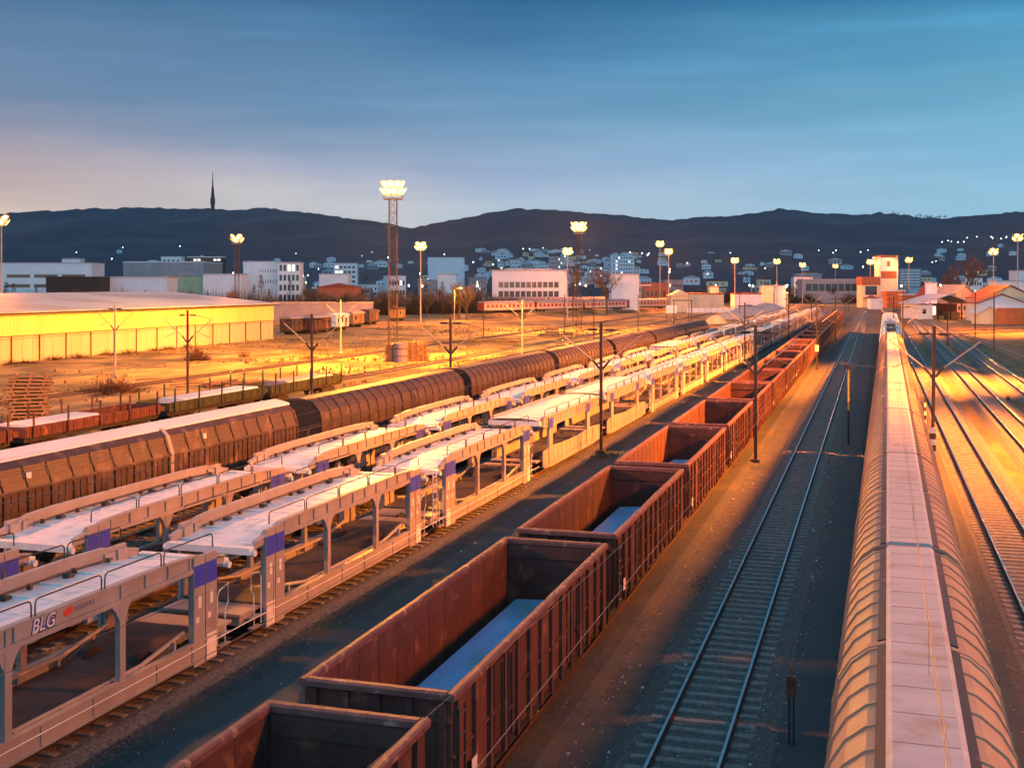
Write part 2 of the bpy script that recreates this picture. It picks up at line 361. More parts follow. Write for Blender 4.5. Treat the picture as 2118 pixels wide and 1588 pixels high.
# curved siding tracks at the right
def curve_track(pts, label):
    t = thing('railway_track', label, 'railway track')
    P_ = [Vector((x,y,0)) for x,y in pts]
    fine = []
    for i in range(len(P_)-1):
        p0, p1, p2, p3 = P_[max(i-1,0)], P_[i], P_[i+1], P_[min(i+2,len(P_)-1)]
        for k in range(8):
            u = k/8; fine.append(.5*((2*p1)+(p2-p0)*u+(2*p0-5*p1+4*p2-p3)*u*u+(3*p1-p0-3*p2+p3)*u**3))
    fine.append(P_[-1])
    for s_ in (-.75,.75):
        pp = []
        for i, p in enumerate(fine):
            d = (fine[min(i+1,len(fine)-1)]-fine[max(i-1,0)]).normalized(); pp.append(p+Vector((d.y,-d.x,0))*s_+Vector((0,0,-.19)))
        MB().tube(pp, .055, 4).build('rail', M['railrust'], t)
    q = MB()
    for i in range(len(fine)-1):
        a, b = fine[i], fine[i+1]; m_ = int((b-a).length/.75)+1; d = (b-a).normalized(); nrm = Vector((d.y,-d.x,0))
        for k in range(m_):
            c = a+(b-a)*k/m_
            vs = [c+nrm*sx_*1.25+d*sy_*.12+Vector((0,0,zz)) for zz in (-.37,-.24) for sx_, sy_ in ((-1,-1),(1,-1),(1,1),(-1,1))]
            q.add(vs, [(4,5,6,7),(0,1,5,4),(1,2,6,5),(2,3,7,6),(3,0,4,7)])
    tag(q.build('sleepers', M['sleeper'], t), kind='stuff')
curve_track([G(1905,668),G(1960,690),G(2030,689),G(2200,683)], 'curved siding track swinging right towards the orange walled house')
curve_track([G(1890,664),G(1950,680),G(2000,684),G(2250,676)], 'curved siding track swinging right behind the nearer curved siding')
curve_track([G(1880,660),G(1915,668),G(1935,676),G(2030,705),G(2170,760)], 'siding track leaving the right-hand tracks towards the grass')

q = MB()
for i in range(9000):
    x = -34-80*random.random(); y = 45+230*random.random()**1.1
    if min(abs(x-tx('K',y)), abs(x-tx('J',y)), abs(x+50)) < 1.8: continue
    if math.sin(x*.21+math.sin(y*.11)*2)+math.sin(y*.07+x*.05)+random.uniform(-.6,.6) < .15: continue
    h = random.uniform(.1,.5); a = random.uniform(0,6.28)
    for k in range(2):
        a += 1.3; w = random.uniform(.06,.22); q.add([(x-w*math.cos(a),y-w*math.sin(a),-.37),(x+w*math.cos(a),y+w*math.sin(a),-.37),(x+random.uniform(-.2,.2),y+random.uniform(-.2,.2),-.36+h)],[(0,1,2)])
tag(q.build('dry_tufts', M['tuft']), kind='stuff')
def rut(pts, w, z):
    b = MB()
    for (x0,y0),(x1,y1) in zip(pts, pts[1:]):
        d = Vector((x1-x0,y1-y0)).normalized(); n_ = Vector((d.y,-d.x))*w/2
        b.add([(x0-n_.x,y0-n_.y,z),(x0+n_.x,y0+n_.y,z),(x1+n_.x,y1+n_.y,z),(x1-n_.x,y1-n_.y,z)],[(0,1,2,3)])
    b.build('dirt_path', M['gravel'])['kind'] = 'structure'
for o_ in (0,1.7): rut([(-92+o_+3*math.sin(k*.5),70+k*9) for k in range(24)], .55, -.352)
for o_ in (0,1.6): rut([(-44+o_+1.2*math.sin(k*.6),60+k*9) for k in range(26)], .5, -.350)
# pale stones and weeds
q = MB()
def pebble(x, y, r, z=-.3):
    a = random.uniform(0,6.28); p = [(x+r*random.uniform(.6,1.2)*math.cos(a+i*2.09), y+r*random.uniform(.6,1.2)*math.sin(a+i*2.09), z) for i in range(3)]
    q.add(p+[(x,y,z+r*.8)], [(0,1,3),(1,2,3),(2,0,3)])
for i in range(5200):
    y = 8+70*random.random()**1.7
    c = random.random()
    if c < .30: x = -3.98+random.choice((-1,1))*random.uniform(1.1,2.0)
    elif c < .42: x = -3.98+random.uniform(-.65,.65)
    elif c < .72: x = -10.2-abs(random.gauss(0,.65))
    elif c < .80: x = random.uniform(-16.3,-10.3)
    elif c < .92: x = -6.85+random.gauss(0,.35)
    else: x = random.uniform(2.,4.5)
    pebble(x, y, random.uniform(.012,.042)*(2 if random.random() < .06 else 1), -.20 if abs(x+3.98) < 1.4 else -.285)
tag(q.build('stones', M['stone']), kind='stuff')
q = MB()
for i in range(15000):
    y = 9+34*random.random()**1.5; c = random.random()
    if c < .62: x = -3.98+random.uniform(-2.0,2.0); z = -.2 if abs(x+3.98) < 1.4 else -.29
    elif c < .80: x = -7.15+random.gauss(0,.22); z = -.29
    else: x = -16.9+random.gauss(0,.35); y += 8; z = -.3
    if abs(abs(x+3.98)-.7535) < .09: continue
    pebble(x, y, random.uniform(.018,.05), z)
tag(q.build('ballast_stones', M['ballast']), kind='stuff')
q = MB()
for cx_, cy_, r, k in ((-16.2,72,1.2,500),(-11.2,35.5,1.1,420),(-11,19,.7,150),(-5.9,42,.5,60),(12,200,2.5,300)):
    for i in range(k):
        x = random.gauss(cx_,r*.5); y = random.gauss(cy_,r*1.4); h = random.uniform(.04,.16); a = random.uniform(0,6.28)
        q.add([(x-.03*math.cos(a),y-.03*math.sin(a),-.3),(x+.03*math.cos(a),y+.03*math.sin(a),-.3),(x+random.uniform(-.08,.08),y+random.uniform(-.08,.08),-.3+h)],[(0,1,2)])
tag(q.build('weeds', M['weed']), kind='stuff')

# ------------------------------------------------------------------ rolling stock
def ordinal(i): return ['first','second','third','fourth','fifth','sixth','seventh','eighth','ninth','tenth','eleventh','twelfth','thirteenth','fourteenth','fifteenth','sixteenth','seventeenth','eighteenth','nineteenth','twentieth','twenty-first','twenty-second','twenty-third','twenty-fourth','twenty-fifth'][i]
def bogie(parent, y):
    b = MB()
    for s in (-1,1):
        b.prismx([(y-1.35,.38),(y-.9,.30),(y+.9,.30),(y+1.35,.38),(y+1.35,.62),(y+.5,.72),(y-.5,.72),(y-1.35,.62)], s*.98-.06, s*.98+.06)
    b.box(-.95,.95,y-.2,y+.2,.45,.75)
    o = b.build('bogie', M['dark'], parent)
    for dy in (-.9,.9):
        w = MB()
        for s in (-1,1): w.cylx(s*.70,s*.83,y+dy,.46,.46,18)
        w.cylx(-.7,.7,y+dy,.46,.08,8)
        w.build('wheelset', M['wheel'], o)
def buffers(parent, yend):
    for e in (-1,1):
        for s in (-.88,.88):
            MB().tube([(s,e*yend,1.04),(s,e*(yend+.45),1.04)],.09,8).tube([(s,e*(yend+.45),1.04),(s,e*(yend+.52),1.04)],.22,12).build('buffer', M['dark'], parent)

def gondola():
    t = thing('gondola_wagon','','gondola wagon'); hl = 6.2
    b = MB()
    b.box(-1.37,1.37,-hl,hl,1.12,1.2,1)
    for s in (-1,1):
        xo, xi = s*1.42, s*1.36
        b.box(min(xo,xi),max(xo,xi),-hl,hl,1.1,3.06,0)
        # inner lining seams
        for i in range(13):
            y = -hl+.25+i*(2*hl-.5)/12
            xa, xb = sorted((s*1.36,s*1.352)); b.box(xa,xb,y-.012,y+.012,1.2,3.03,2)
        xa, xb = sorted((s*1.357,s*1.345)); b.box(xa,xb,-hl+.06,hl-.06,2.52,2.55,2)
        n = 14
        for i in range(n):
            y = -hl+.28+i*(2*hl-.56)/(n-1); w = .085 if i not in (0,n-1) else .2
            x0, x1 = sorted((s*1.42,s*1.50)); b.prismx([(y-w,1.0),(y+w,1.0),(y+w*.8,3.03),(y-w*.8,3.03)], x0, x1)
        x0, x1 = sorted((s*1.42,s*1.47)); b.box(x0,x1,-hl,hl,1.98,2.03)
    for e in (-1,1):
        y0, y1 = sorted((e*hl,e*(hl-.06))); b.box(-1.36,1.36,y0,y1,1.2,3.06,0)
        ya, yb = sorted((e*hl,e*(hl+.07)))
        for x in (-1.25,-.62,0,.62,1.25): b.box(x-.07,x+.07,ya,yb,1.1,3.0)
        b.box(-1.4,1.4,ya,yb+.0,2.62,2.72)
        yc, yd = sorted((e*(hl-.06),e*(hl-.10))); b.box(-1.34,1.34,yc,yd,2.66,3.0,2)
    b.build('body', [M['rust'],M['rustin'],M['rustin']], t)
    r = MB(); p = [(-.09,-.06),(.09,-.06),(.09,.04),(.05,.075),(-.05,.075),(-.09,.04)]
    for s in (-1,1): r.prism([(s*1.43+x*(1 if s > 0 else -1)*(1), 3.10+z) for x, z in (p if s > 0 else p[::1])], -hl-.12, hl+.12)
    for e in (-1,1): r.prismx([(e*(hl+.02)+x*1.25, 3.105+z) for x, z in p], -1.36, 1.36)
    r.build('top_rim', M['rim'], t)
    for s in (-1,1):
        for yc in (-2.9, 2.9):
            x0, x1 = sorted((s*1.425,s*1.458))
            d = MB().box(x0,x1,yc-.92,yc-.03,1.16,2.92).box(x0,x1,yc+.03,yc+.92,1.16,2.92)
            o = d.build('side_door', M['rust'], t)
            l = MB()
            for dy in (-.5,-.12,.12,.5): l.tube([(s*1.49,yc+dy,1.2),(s*1.49,yc+dy,2.85)],.022,5)
            l.box(*sorted((s*1.47,s*1.52)), yc-.2, yc+.2, 1.75,1.82); l.build('latch', M['tube'], o)
    u = MB().box(-1.3,1.3,-hl-.1,hl+.1,.92,1.1)
    for e in (-1,1): u.box(-1.3,1.3,*sorted((e*(hl+.1),e*(hl+.26))),.82,1.2)
    for s in (-1,1): u.box(*sorted((s*1.1,s*1.28)), -3.4,3.4,.72,.92)
    u.build('underframe', M['dark'], t)
    for s in (-1,1): MB().box(*sorted((s*1.505,s*1.512)), -5.35,-5.05,1.32,1.66).build('number_plate', M['white'], t)
    for y in (-4.0,4.0): bogie(t, y)
    buffers(t, hl+.26)
    st = MB()
    for k in range(5): st.tube([(1.52,-hl+.1,1.2+.38*k),(1.52,-hl+.45,1.2+.38*k)],.018,4)
    for y in (-hl+.1,-hl+.45): st.tube([(1.52,y,1.1),(1.52,y,2.85)],.018,4)
    st.build('ladder', M['tube'], t)
    return t
g0 = gondola()
gl = ['rusty red open gondola wagon, dark and empty, cut off by the bottom edge','rusty red open gondola wagon with a long blue steel sheet inside, nearest whole one']
for i in range(22):
    s = 19.35+13.8*(i-1)+6.55
    o = g0 if i == 0 else copy_tree(g0)
    o.location = (tx('A',s), s, 0); o.rotation_euler = (0,0,rot('A'))
    o['label'] = gl[i] if i < 2 else ('rusty red open gondola wagon, %s from the near end of its train' % ordinal(i))
    o['group'] = 'open gondola wagons in one train'
def plates(s, ln, label):
    b = MB(); x0, x1 = -.62, 1.30
    for k in range(4): b.box(x0+.012*k, x1-.01*k, -ln/2+.05*(k%2), ln/2-.04*(k%3), 1.205+.19*k, 1.385+.19*k)
    b.prism([(x0+.05,1.957),(x1-.05,1.957),(x1-.1,1.985),(.38,2.03),(x0+.1,1.985)], -ln/2+.1, ln/2-.1)
    o = b.build('steel_sheet_stack', M['steelblue']); o.location = (tx('A',s),s,0); o.rotation_euler = (0,0,rot('A'))
    return tag(o, label, 'steel sheets', 'blue sheet loads in the gondolas')
plates(25.2,10.2,'long blue steel sheets lying in the nearest whole gondola wagon')
plates(39.4,9.0,'blue steel sheets lying in the third gondola wagon')
plates(52.6,7.5,'blue steel sheets half seen in the fourth gondola wagon')

# ---- car carriers
def hoop(b, x, y0, y1, z, h=.36, r=.02):
    pts = [(x,y0,z)]+[(x,y0+.12*(1-math.cos(a)),z+h-.12+.12*math.sin(a)) for a in (0,PI/4,PI/2)]
    pts += [(x,y1-.12*(1-math.cos(a)),z+h-.12+.12*math.sin(a)) for a in (PI/2,PI/4,0)]+[(x,y1,z)]
    b.tube(pts, r, 5)
def carrier():
    t = thing('car_carrier_wagon','','car carrier')
    hl = 6.15
    def sheet_y(prof, x0, x1, th):     # (y,z) line thickened
        return [(y,z) for y,z in prof]+[(y,z-th) for y,z in prof[::-1]]
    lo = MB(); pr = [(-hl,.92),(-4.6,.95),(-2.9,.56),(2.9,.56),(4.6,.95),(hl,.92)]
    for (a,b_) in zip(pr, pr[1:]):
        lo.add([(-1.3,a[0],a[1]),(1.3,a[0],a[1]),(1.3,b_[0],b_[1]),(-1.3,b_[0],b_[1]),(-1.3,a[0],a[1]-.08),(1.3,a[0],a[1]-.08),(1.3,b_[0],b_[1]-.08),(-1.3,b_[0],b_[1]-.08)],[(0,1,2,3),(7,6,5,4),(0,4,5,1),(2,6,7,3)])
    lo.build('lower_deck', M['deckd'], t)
    for s in (-1,1):
        X = lambda a, b_: sorted((s*a, s*b_))
        k = MB(); k.prismx([(-hl,.34),(-5.1,.34),(-4.6,.30),(4.6,.30),(5.1,.34),(hl,.34),(hl,.80),(-hl,.80)], *X(1.40,1.47))
        k.box(*X(1.34,1.52),-hl,hl,.80,.845); k.box(*X(1.36,1.50),-hl,hl,.30,.335)
        for y in (-5,-3.4,-.9,.9,3.4,5): k.box(*X(1.47,1.495),y-.04,y+.04,.335,.80)
        k.build('side_sill', M['grey'], t)
        wg = MB(); wg.tube([(s*1.2,-5,1.12),(s*1.2,-3.1,.82),(s*1.2,3.1,.82),(s*1.2,5,1.12)],.055,8)
        for y in (-4.4,-3,-1.5,0,1.5,3,4.4): wg.box(*X(1.15,1.34),y-.04,y+.04,.62,.84 if abs(y) < 3.2 else 1.05)
        wg.build('wheel_guide', M['grey'], t)
        MB().tube([(s*1.56,-hl-1.5,.70),(s*1.56,-3,.66),(s*1.56,3,.66),(s*1.56,hl+1.5,.70)],.016,4).build('safety_cable', M['white'], t)
        for y in (-1.95,1.95):
            p = MB(); p.box(*X(1.36,1.50),y-.11,y+.11,.845,2.70)
            for e in (-1,1): p.prismx([(y+e*.11,2.70),(y+e*.42,2.70),(y+e*.25,2.56),(y+e*.11,2.28)][::e], *X(1.38,1.49))
            p.build('post', M['grey'], t)
        for e in (-1,1):
            for j, (ya, yb) in enumerate(((5.02,5.56),(5.60,6.14))):
                y0, y1 = sorted((e*ya,e*yb)); p = MB().box(*X(1.39,1.505),y0,y1,.20,3.10)
                p.box(*X(1.30,1.39),y0+.05,y1-.05,.845,3.0)
                o = p.build('end_post', M['grey'], t)
                MB().box(*X(1.506,1.518),y0+.02,y1-.02,2.30,2.87).build('blue_plate', M['bluep'], o)
                if j == 1: MB().box(*X(1.506,1.516),y0+.03,y1-.03,.24,.92).build('white_plate', M['white'], o)
                MB().box(*X(1.506,1.514),y0+.2,y0+.34,1.72,2.06).box(*X(1.506,1.513),y0+.08,y0+.24,1.35,1.5).build('notice', M['white'], o)
        gd = MB(); hg = hl
        top = [(-hg-.5,2.84),(-hg+.2,2.97),(-hg+1.0,3.15),(-hg+2.4,3.20),(hg-2.4,3.20),(hg-1.0,3.15),(hg-.2,2.97),(hg+.5,2.84)]
        gd.prismx([(-hg-.5,2.66),(-hg+.9,2.60),(-hg+1.7,2.72),(hg-1.7,2.72),(hg-.9,2.60),(hg+.5,2.66)]+top[::-1], *X(1.36,1.43))
        gd.box(*X(1.43,1.50),-5.0,5.0,2.70,2.82)
        for (a,b_) in zip(top, top[1:]):
            vs = [(x,y,z+dz) for dz in (-.04,.012) for x, y, z in ((s*1.33,*a),(s*1.50,*a),(s*1.50,*b_),(s*1.33,*b_))]
            gd.add(vs, [(3,2,1,0),(4,5,6,7),(0,1,5,4),(1,2,6,5),(2,3,7,6),(3,0,4,7)])
        for i in range(11):
            y = -4.9+i*.98; gd.box(*X(1.43,1.475),y-.035,y+.035,2.82,3.17)
        gd.build('girder', M['grey'], t)
        rl = MB()
        for i in range(5):
            y0 = -5.95+i*2.4; hoop(rl, s*1.46, y0+.06, y0+2.34, 3.2, .38)
        rl.build('railing', M['tube'], t)
    ud = MB(); zs = [(-hl-.75,2.60),(-hl+.4,2.74),(-hl+1.8,2.85),(hl-1.8,2.85),(hl-.4,2.74),(hl+.75,2.60)]
    for (a,b_) in zip(zs, zs[1:]):
        for x0, x1, z0, z1 in ((-1.355,-.45,-.03,0),(-.45,.45,0,0),(.45,1.355,0,-.03)):
            ud.add([(x0,a[0],a[1]+z0),(x1,a[0],a[1]+z1),(x1,b_[0],b_[1]+z1),(x0,b_[0],b_[1]+z0)],[(0,1,2,3)])
            ud.add([(x0,a[0],a[1]+z0-.06),(x1,a[0],a[1]+z1-.06),(x1,b_[0],b_[1]+z1-.06),(x0,b_[0],b_[1]+z0-.06)],[(3,2,1,0)])
    def zd(y):
        for (a,b_) in zip(zs, zs[1:]):
            if a[0] <= y <= b_[0]: return a[1]+(b_[1]-a[1])*(y-a[0])/(b_[0]-a[0])
        return 2.6
    for i in range(11):
        y = -6.2+i*1.24; ud.box(-1.33,1.33,y-.05,y+.05,zd(y)-.02,zd(y)+.018,1)
    for x in (-.46,.46): ud.box(x-.02,x+.02,-4.3,4.3,2.84,2.865,1)
    ud.build('upper_deck', [M['deck'],M['white']], t)
    ch = MB()
    for s in (-1,1):
        ch.tube([(s*1.16,-5.2,zd(-5.2)+.10),(s*1.16,-3,2.96),(s*1.16,3,2.96),(s*1.16,5.2,zd(5.2)+.10)],.03,6)
        for y in (-4.8,-3.1,-1.2,.4,1.9,3.6,5): ch.box(s*1.16-.06,s*1.16+.06,y-.05,y+.05,zd(y),zd(y)+.13)
    for y in (-4.2,-1.9,.8,3.1): ch.prismx([(y,zd(y)),(y+.26,zd(y)),(y+.22,zd(y)+.09),(y+.05,zd(y)+.09)], -1.15,-.95)
    ch.build('wheel_chocks', M['tube'], t)
    for e in (-1,1):
        y0, y1 = sorted((e*(hl+.5),e*(hl+.78)))
        f = MB().box(-1.40,1.40,y0,y1,2.50,2.70); f.cylx(1.40,1.52,(y0+y1)/2,2.54,.10,12); f.cylx(-1.52,-1.40,(y0+y1)/2,2.54,.10,12)
        f.build('bridge_plate', M['white'], t)
        ep = MB().box(-1.3,1.3,*sorted((e*hl,e*(hl+1.1))),.78,.86).prismx([(e*(hl+.1),.5),(e*(hl+1.0),.5),(e*(hl+1.0),.78),(e*(hl+.1),.78)][::e],-1.2,1.2)
        for k in range(2): ep.box(1.32,1.5,*sorted((e*(hl+.2),e*(hl+.75))),.34+.3*k,.38+.3*k)
        ep.build('end_platform', M['grey'], t)
        hr = MB(); x = 1.42
        for yy in (hl+.12,):
            pts = [(x,e*(hl+.15),.4),(x,e*(hl+.15),1.75),(x,e*(hl+.25),1.9),(x,e*(hl+.72),2.0),(x,e*(hl+.72),1.5),(x,e*(hl+.55),1.3),(x,e*(hl+.55),.4)]
        hr.tube(pts,.02,5); hr.build('handrail', M['white'], t)
        MB().tube([(0,e*(hl+1.1),.85),(0,e*(hl+1.5),.85)],.1,8).build('drawbar', M['dark'], t)
    u = MB().box(-.35,.35,-hl,hl,.32,.52); u.box(-1.3,1.3,-3.2,-2.9,.3,.5).box(-1.3,1.3,2.9,3.2,.3,.5); u.build('underframe', M['dark'], t)
    for y in (-4.75,4.75): bogie(t, y).__class__
    return t
def carrier_closed():
    t = thing('car_carrier_wagon','','car carrier'); hl = 6.6
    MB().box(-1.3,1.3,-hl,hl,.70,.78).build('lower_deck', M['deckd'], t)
    for s in (-1,1):
        X = lambda a, b_: sorted((s*a, s*b_))
        k = MB().prismx([(-hl,.5),(-5,.30),(5,.30),(hl,.5),(hl,1.30),(4.8,1.42),(1,1.30),(-1,1.30),(-4.8,1.42),(-hl,1.30)], *X(1.40,1.46))
        for i in range(15): y = -hl+.3+i*.9; k.box(*X(1.46,1.48),y-.02,y+.02,.42,1.28)
        k.box(*X(1.36,1.50),-hl+.1,hl-.1,.40,.46); k.build('side_panel', M['grey'], t)
        for y in (-5.2,3.4):
            p = MB().box(*X(1.38,1.51),y-.36,y+.36,.46,3.02); o = p.build('post', M['grey'], t)
            MB().box(*X(1.511,1.525),y-.34,y+.34,2.42,3.0).build('blue_plate', M['bluep'], o)
        gd = MB().prismx([(-hl,2.62),(-hl+.8,2.5),(hl-.8,2.5),(hl,2.62),(hl,3.1),(-hl,3.1)], *X(1.36,1.42))
        for i in range(27): y = -hl+.2+i*.51; gd.box(*X(1.42,1.45),y-.05,y+.05,2.62,3.08)
        gd.box(*X(1.30,1.52),-hl,hl,3.1,3.15); gd.build('girder', M['grey'], t)
        rl = MB()
        for i in range(5): y0 = -hl+.3+i*2.6; hoop(rl, s*1.45, y0, y0+2.4, 3.15, .38)
        rl.build('railing', M['tube'], t)
    ud = MB().strip([(-1.36,3.06),(-.8,3.12),(0,3.14),(.8,3.12),(1.36,3.06)], -hl-.6, hl+.6).strip([(1.36,3.0),(.8,3.05),(-.8,3.05),(-1.36,3.0)], -hl-.6, hl+.6)
    for i in range(14): y = -hl+.1+i*1.01; ud.box(-1.3,1.3,y-.03,y+.03,3.05,3.135)
    ud.build('upper_deck', M['white'], t)
    for e in (-1,1):
        MB().box(-1.45,1.45,*sorted((e*(hl+.35),e*(hl+.62))),2.74,3.0).build('bridge_plate', M['white'], t)
        MB().box(-1.3,1.3,*sorted((e*hl,e*(hl+.8))),.8,.88).build('end_platform', M['grey'], t)
    MB().box(-.4,.4,-hl,hl,.34,.68).build('underframe', M['dark'], t)
    for y in (-4.9,4.9): bogie(t, y)
    return t
c0 = carrier(); k0 = carrier_closed(); first = {'o': True, 'k': True}
def place_carrier(kind, tr, s, label, group):
    src = c0 if kind == 'o' else k0
    if first[kind]: o = src; first[kind] = False
    else: o = copy_tree(src)
    o.location = (tx(tr,s), s, 0); o.rotation_euler = (0,0,rot(tr)); o['label'] = label; o['group'] = group
    return o
cl = []
ss = [7.4,22.5,37.5,52.6,68.0,83.4]
while ss[-1] < 372: ss.append(ss[-1]+15.2)
for i, s in enumerate(ss):
    kind = 'k' if i in (4,5) or i > 11 and i % 3 == 0 else 'o'
    lab = {1:'pinkish grey two-deck car carrier with a lettered logo on its girder, front row',2:'two-deck car carrier with open sides behind the lettered one, front row',
           4:'car carrier with closed ribbed yellow-lit sides and white top, front row, nearer of two',5:'car carrier with closed ribbed yellow-lit sides beside the tall mast, front row'}.get(i)
    if not lab: lab = 'two-deck %s car carrier, %s wagon from the near end of the front row' % ('closed-side' if kind == 'k' else 'open-side', ordinal(i))
    o = place_carrier(kind, 'Cc', s, lab, 'car carriers in the front row')
    if i == 1: LOGO = o
ss = [3.,20.2,37.6-1.3,50.9]
ss = [5.5,23.9,36.2,51.3]
while ss[-1] < 330: ss.append(ss[-1]+15.2)
for i, s in enumerate(ss):
    if i == 1: s = 21.0
    kind = 'k' if i > 8 and i % 4 == 1 else 'o'
    place_carrier(kind, 'Dd', s, 'two-deck %s car carrier, %s wagon from the near end of the rear row' % ('closed-side' if kind == 'k' else 'open-side', ordinal(i)), 'car carriers in the rear row')
def text(body, size, loc, m, parent, shear=.25, name='logo_lettering', extr=.004, off=0.):
    cu = bpy.data.curves.new(name, 'FONT'); cu.body = body; cu.size = size; cu.shear = shear; cu.extrude = extr; cu.offset = off
    to = bpy.data.objects.new(name+'_curve', cu); C.objects.link(to); bpy.context.view_layer.update()
    me = bpy.data.meshes.new_from_object(to.evaluated_get(bpy.context.evaluated_depsgraph_get())); bpy.data.objects.remove(to); me.materials.clear(); me.materials.append(m)
    o = bpy.data.objects.new(name, me); C.objects.link(o); o.parent = parent
    o.location = loc; o.rotation_euler = (PI/2,0,PI/2); return o
lp = MB().box(1.432,1.481,-1.75,1.3,2.83,3.165).build('logo_panel', M['grey'], LOGO)
text('BLG', .42, (1.484,-1.24,2.86), M['navy'], lp, off=.034, extr=.003)
text('BLG', .42, (1.490,-1.24,2.86), M['white'], lp, off=.001, extr=.003)
b = MB(); pts = [(1.486,-.02+.17*math.cos(a)+.06*math.sin(a),3.04+.095*math.sin(a)) for a in [i*PI/10 for i in range(20)]]
b.add(pts, [tuple(range(20))]).build('logo_ellipse', M['redink'], lp)
text('LOGISTICS', .15, (1.486,.18,2.985), M['greyink'], lp)
# the ladder between two front-row units
lt = MB(); ys = 45.15
for dy in (-.2,.2): lt.tube([(0,dy,.5),(0,dy,2.75)],.022,5)
for k in range(7): lt.tube([(0,-.2,.65+.31*k),(0,.2,.65+.31*k)],.018,5)
o = lt.build('ladder', M['white']); o.location = (tx('Cc',ys)+1.5,ys,0); tag(o,'pale steel ladder between two open car carriers of the front row','ladder')

# ---- round-roofed covered wagons (right train)
def covered(hl=7.62, big=True):
    t = thing('covered_wagon','','covered wagon')
    prof = [(.50,4.17),(.78,4.08),(1.06,3.86),(1.27,3.52),(1.38,3.05),(1.43,2.4),(1.45,1.22)]
    for s in (-1,1):
        for j, (y0,y1) in enumerate(((-hl,-.10),(.10,hl))):
            b = MB(); pp = [(s*x,z) for x,z in prof]
            if s < 0: pp = pp[::-1]
            pin = [(s*(x-.04),z-.03) for x,z in prof]
            if s < 0: pin = pin[::-1]
            b.strip(pp[::-1], y0, y1); b.strip(pin, y0, y1)
            for yy in (y0,y1): 
                n = len(pp); b.add([(x,yy,z) for x,z in pp]+[(x,yy,z) for x,z in pin], [(i,i+1,i+1+n,i+n) for i in range(n-1)])
            n = 8
            for i in range(n+1):
                y = y0+.06+(y1-y0-.12)*i/n; w = .028 if 0 < i < n else .06
                for a, c in zip(prof, prof[1:]):
                    vs = [(s*(x+d),y+q,z+d*.6) for d in (-.01,.032) for x,z,q in ((a[0],a[1],-w),(a[0],a[1],w),(c[0],c[1],w),(c[0],c[1],-w))]
                    b.add(vs, [(0,1,2,3),(7,6,5,4),(0,4,5,1),(1,5,6,2),(2,6,7,3),(3,7,4,0)])
            # long flap at the top of the wall
            b.add([(s*.52,y0+.05,4.185),(s*.66,y0+.05,4.145),(s*.66,y1-.05,4.145),(s*.52,y1-.05,4.185),(s*.52,y0+.05,4.22),(s*.66,y0+.05,4.18),(s*.66,y1-.05,4.18),(s*.52,y1-.05,4.22)],
                  [(4,5,6,7),(0,1,5,4),(1,2,6,5),(2,3,7,6),(3,0,4,7)], 1)
            o = b.build('sliding_wall', [M['shell'],M['brownd']], t)
            MB().box(*sorted((s*1.46,s*1.50)),y0+3.4,y0+3.5,1.3,1.9).build('handle', M['tube'], o)
    r = MB().prism([(-.52,4.15),(.52,4.15),(.52,4.22),(.44,4.27),(-.44,4.27),(-.52,4.22)], -hl-.05, hl+.05)
    for y in [-hl+.5+i*1.16 for i in range(13)]: r.box(-.43,.43,y-.012,y+.012,4.26,4.276,1)
    r.build('roof_panel', [M['shellr'],M['shell']], t)
    for s in (-1,1):
        mb = MB()
        for a, c in zip(prof, prof[1:]):
            vs = [(s*(x+d),y,z+d*.6) for d in (0,.05) for x,z,y in ((a[0],a[1],-.085),(a[0],a[1],.085),(c[0],c[1],.085),(c[0],c[1],-.085))]
            mb.add(vs, [(0,1,2,3),(7,6,5,4),(0,4,5,1),(1,5,6,2),(2,6,7,3),(3,7,4,0)])
        mb.build('centre_arch', M['shell'], t)
    for e in (-1,1):
        full = [(x-.03,z-.03) for x,z in prof]; pr = full+[(-x,z) for x,z in full[::-1]]
        MB().prism(pr, *sorted((e*(hl-.06),e*(hl-.0)))).build('end_wall', M['rust'], t)
    MB().box(-1.3,1.3,-hl,hl,.95,1.2).build('underframe', M['dark'], t)
    for y in (-hl+2.2,hl-2.2): bogie(t, y)
    buffers(t, hl-.27)
    return t
b0 = covered()
bl = ['pale covered wagon with a pinkish white roof strip, nearest in the right train']
for i in range(9):
    s = 21.45+15.75*i
    o = b0 if i == 0 else copy_tree(b0)
    o.location = (tx('B',s),s,0); o.rotation_euler = (0,0,rot('B'))
    o['label'] = bl[0] if i == 0 else 'round-roofed covered wagon, %s from the near end of the right train' % ordinal(i)
    o['group'] = 'round-roofed covered wagons in the right train'
    if 1 <= i <= 6 and i % 2: pass
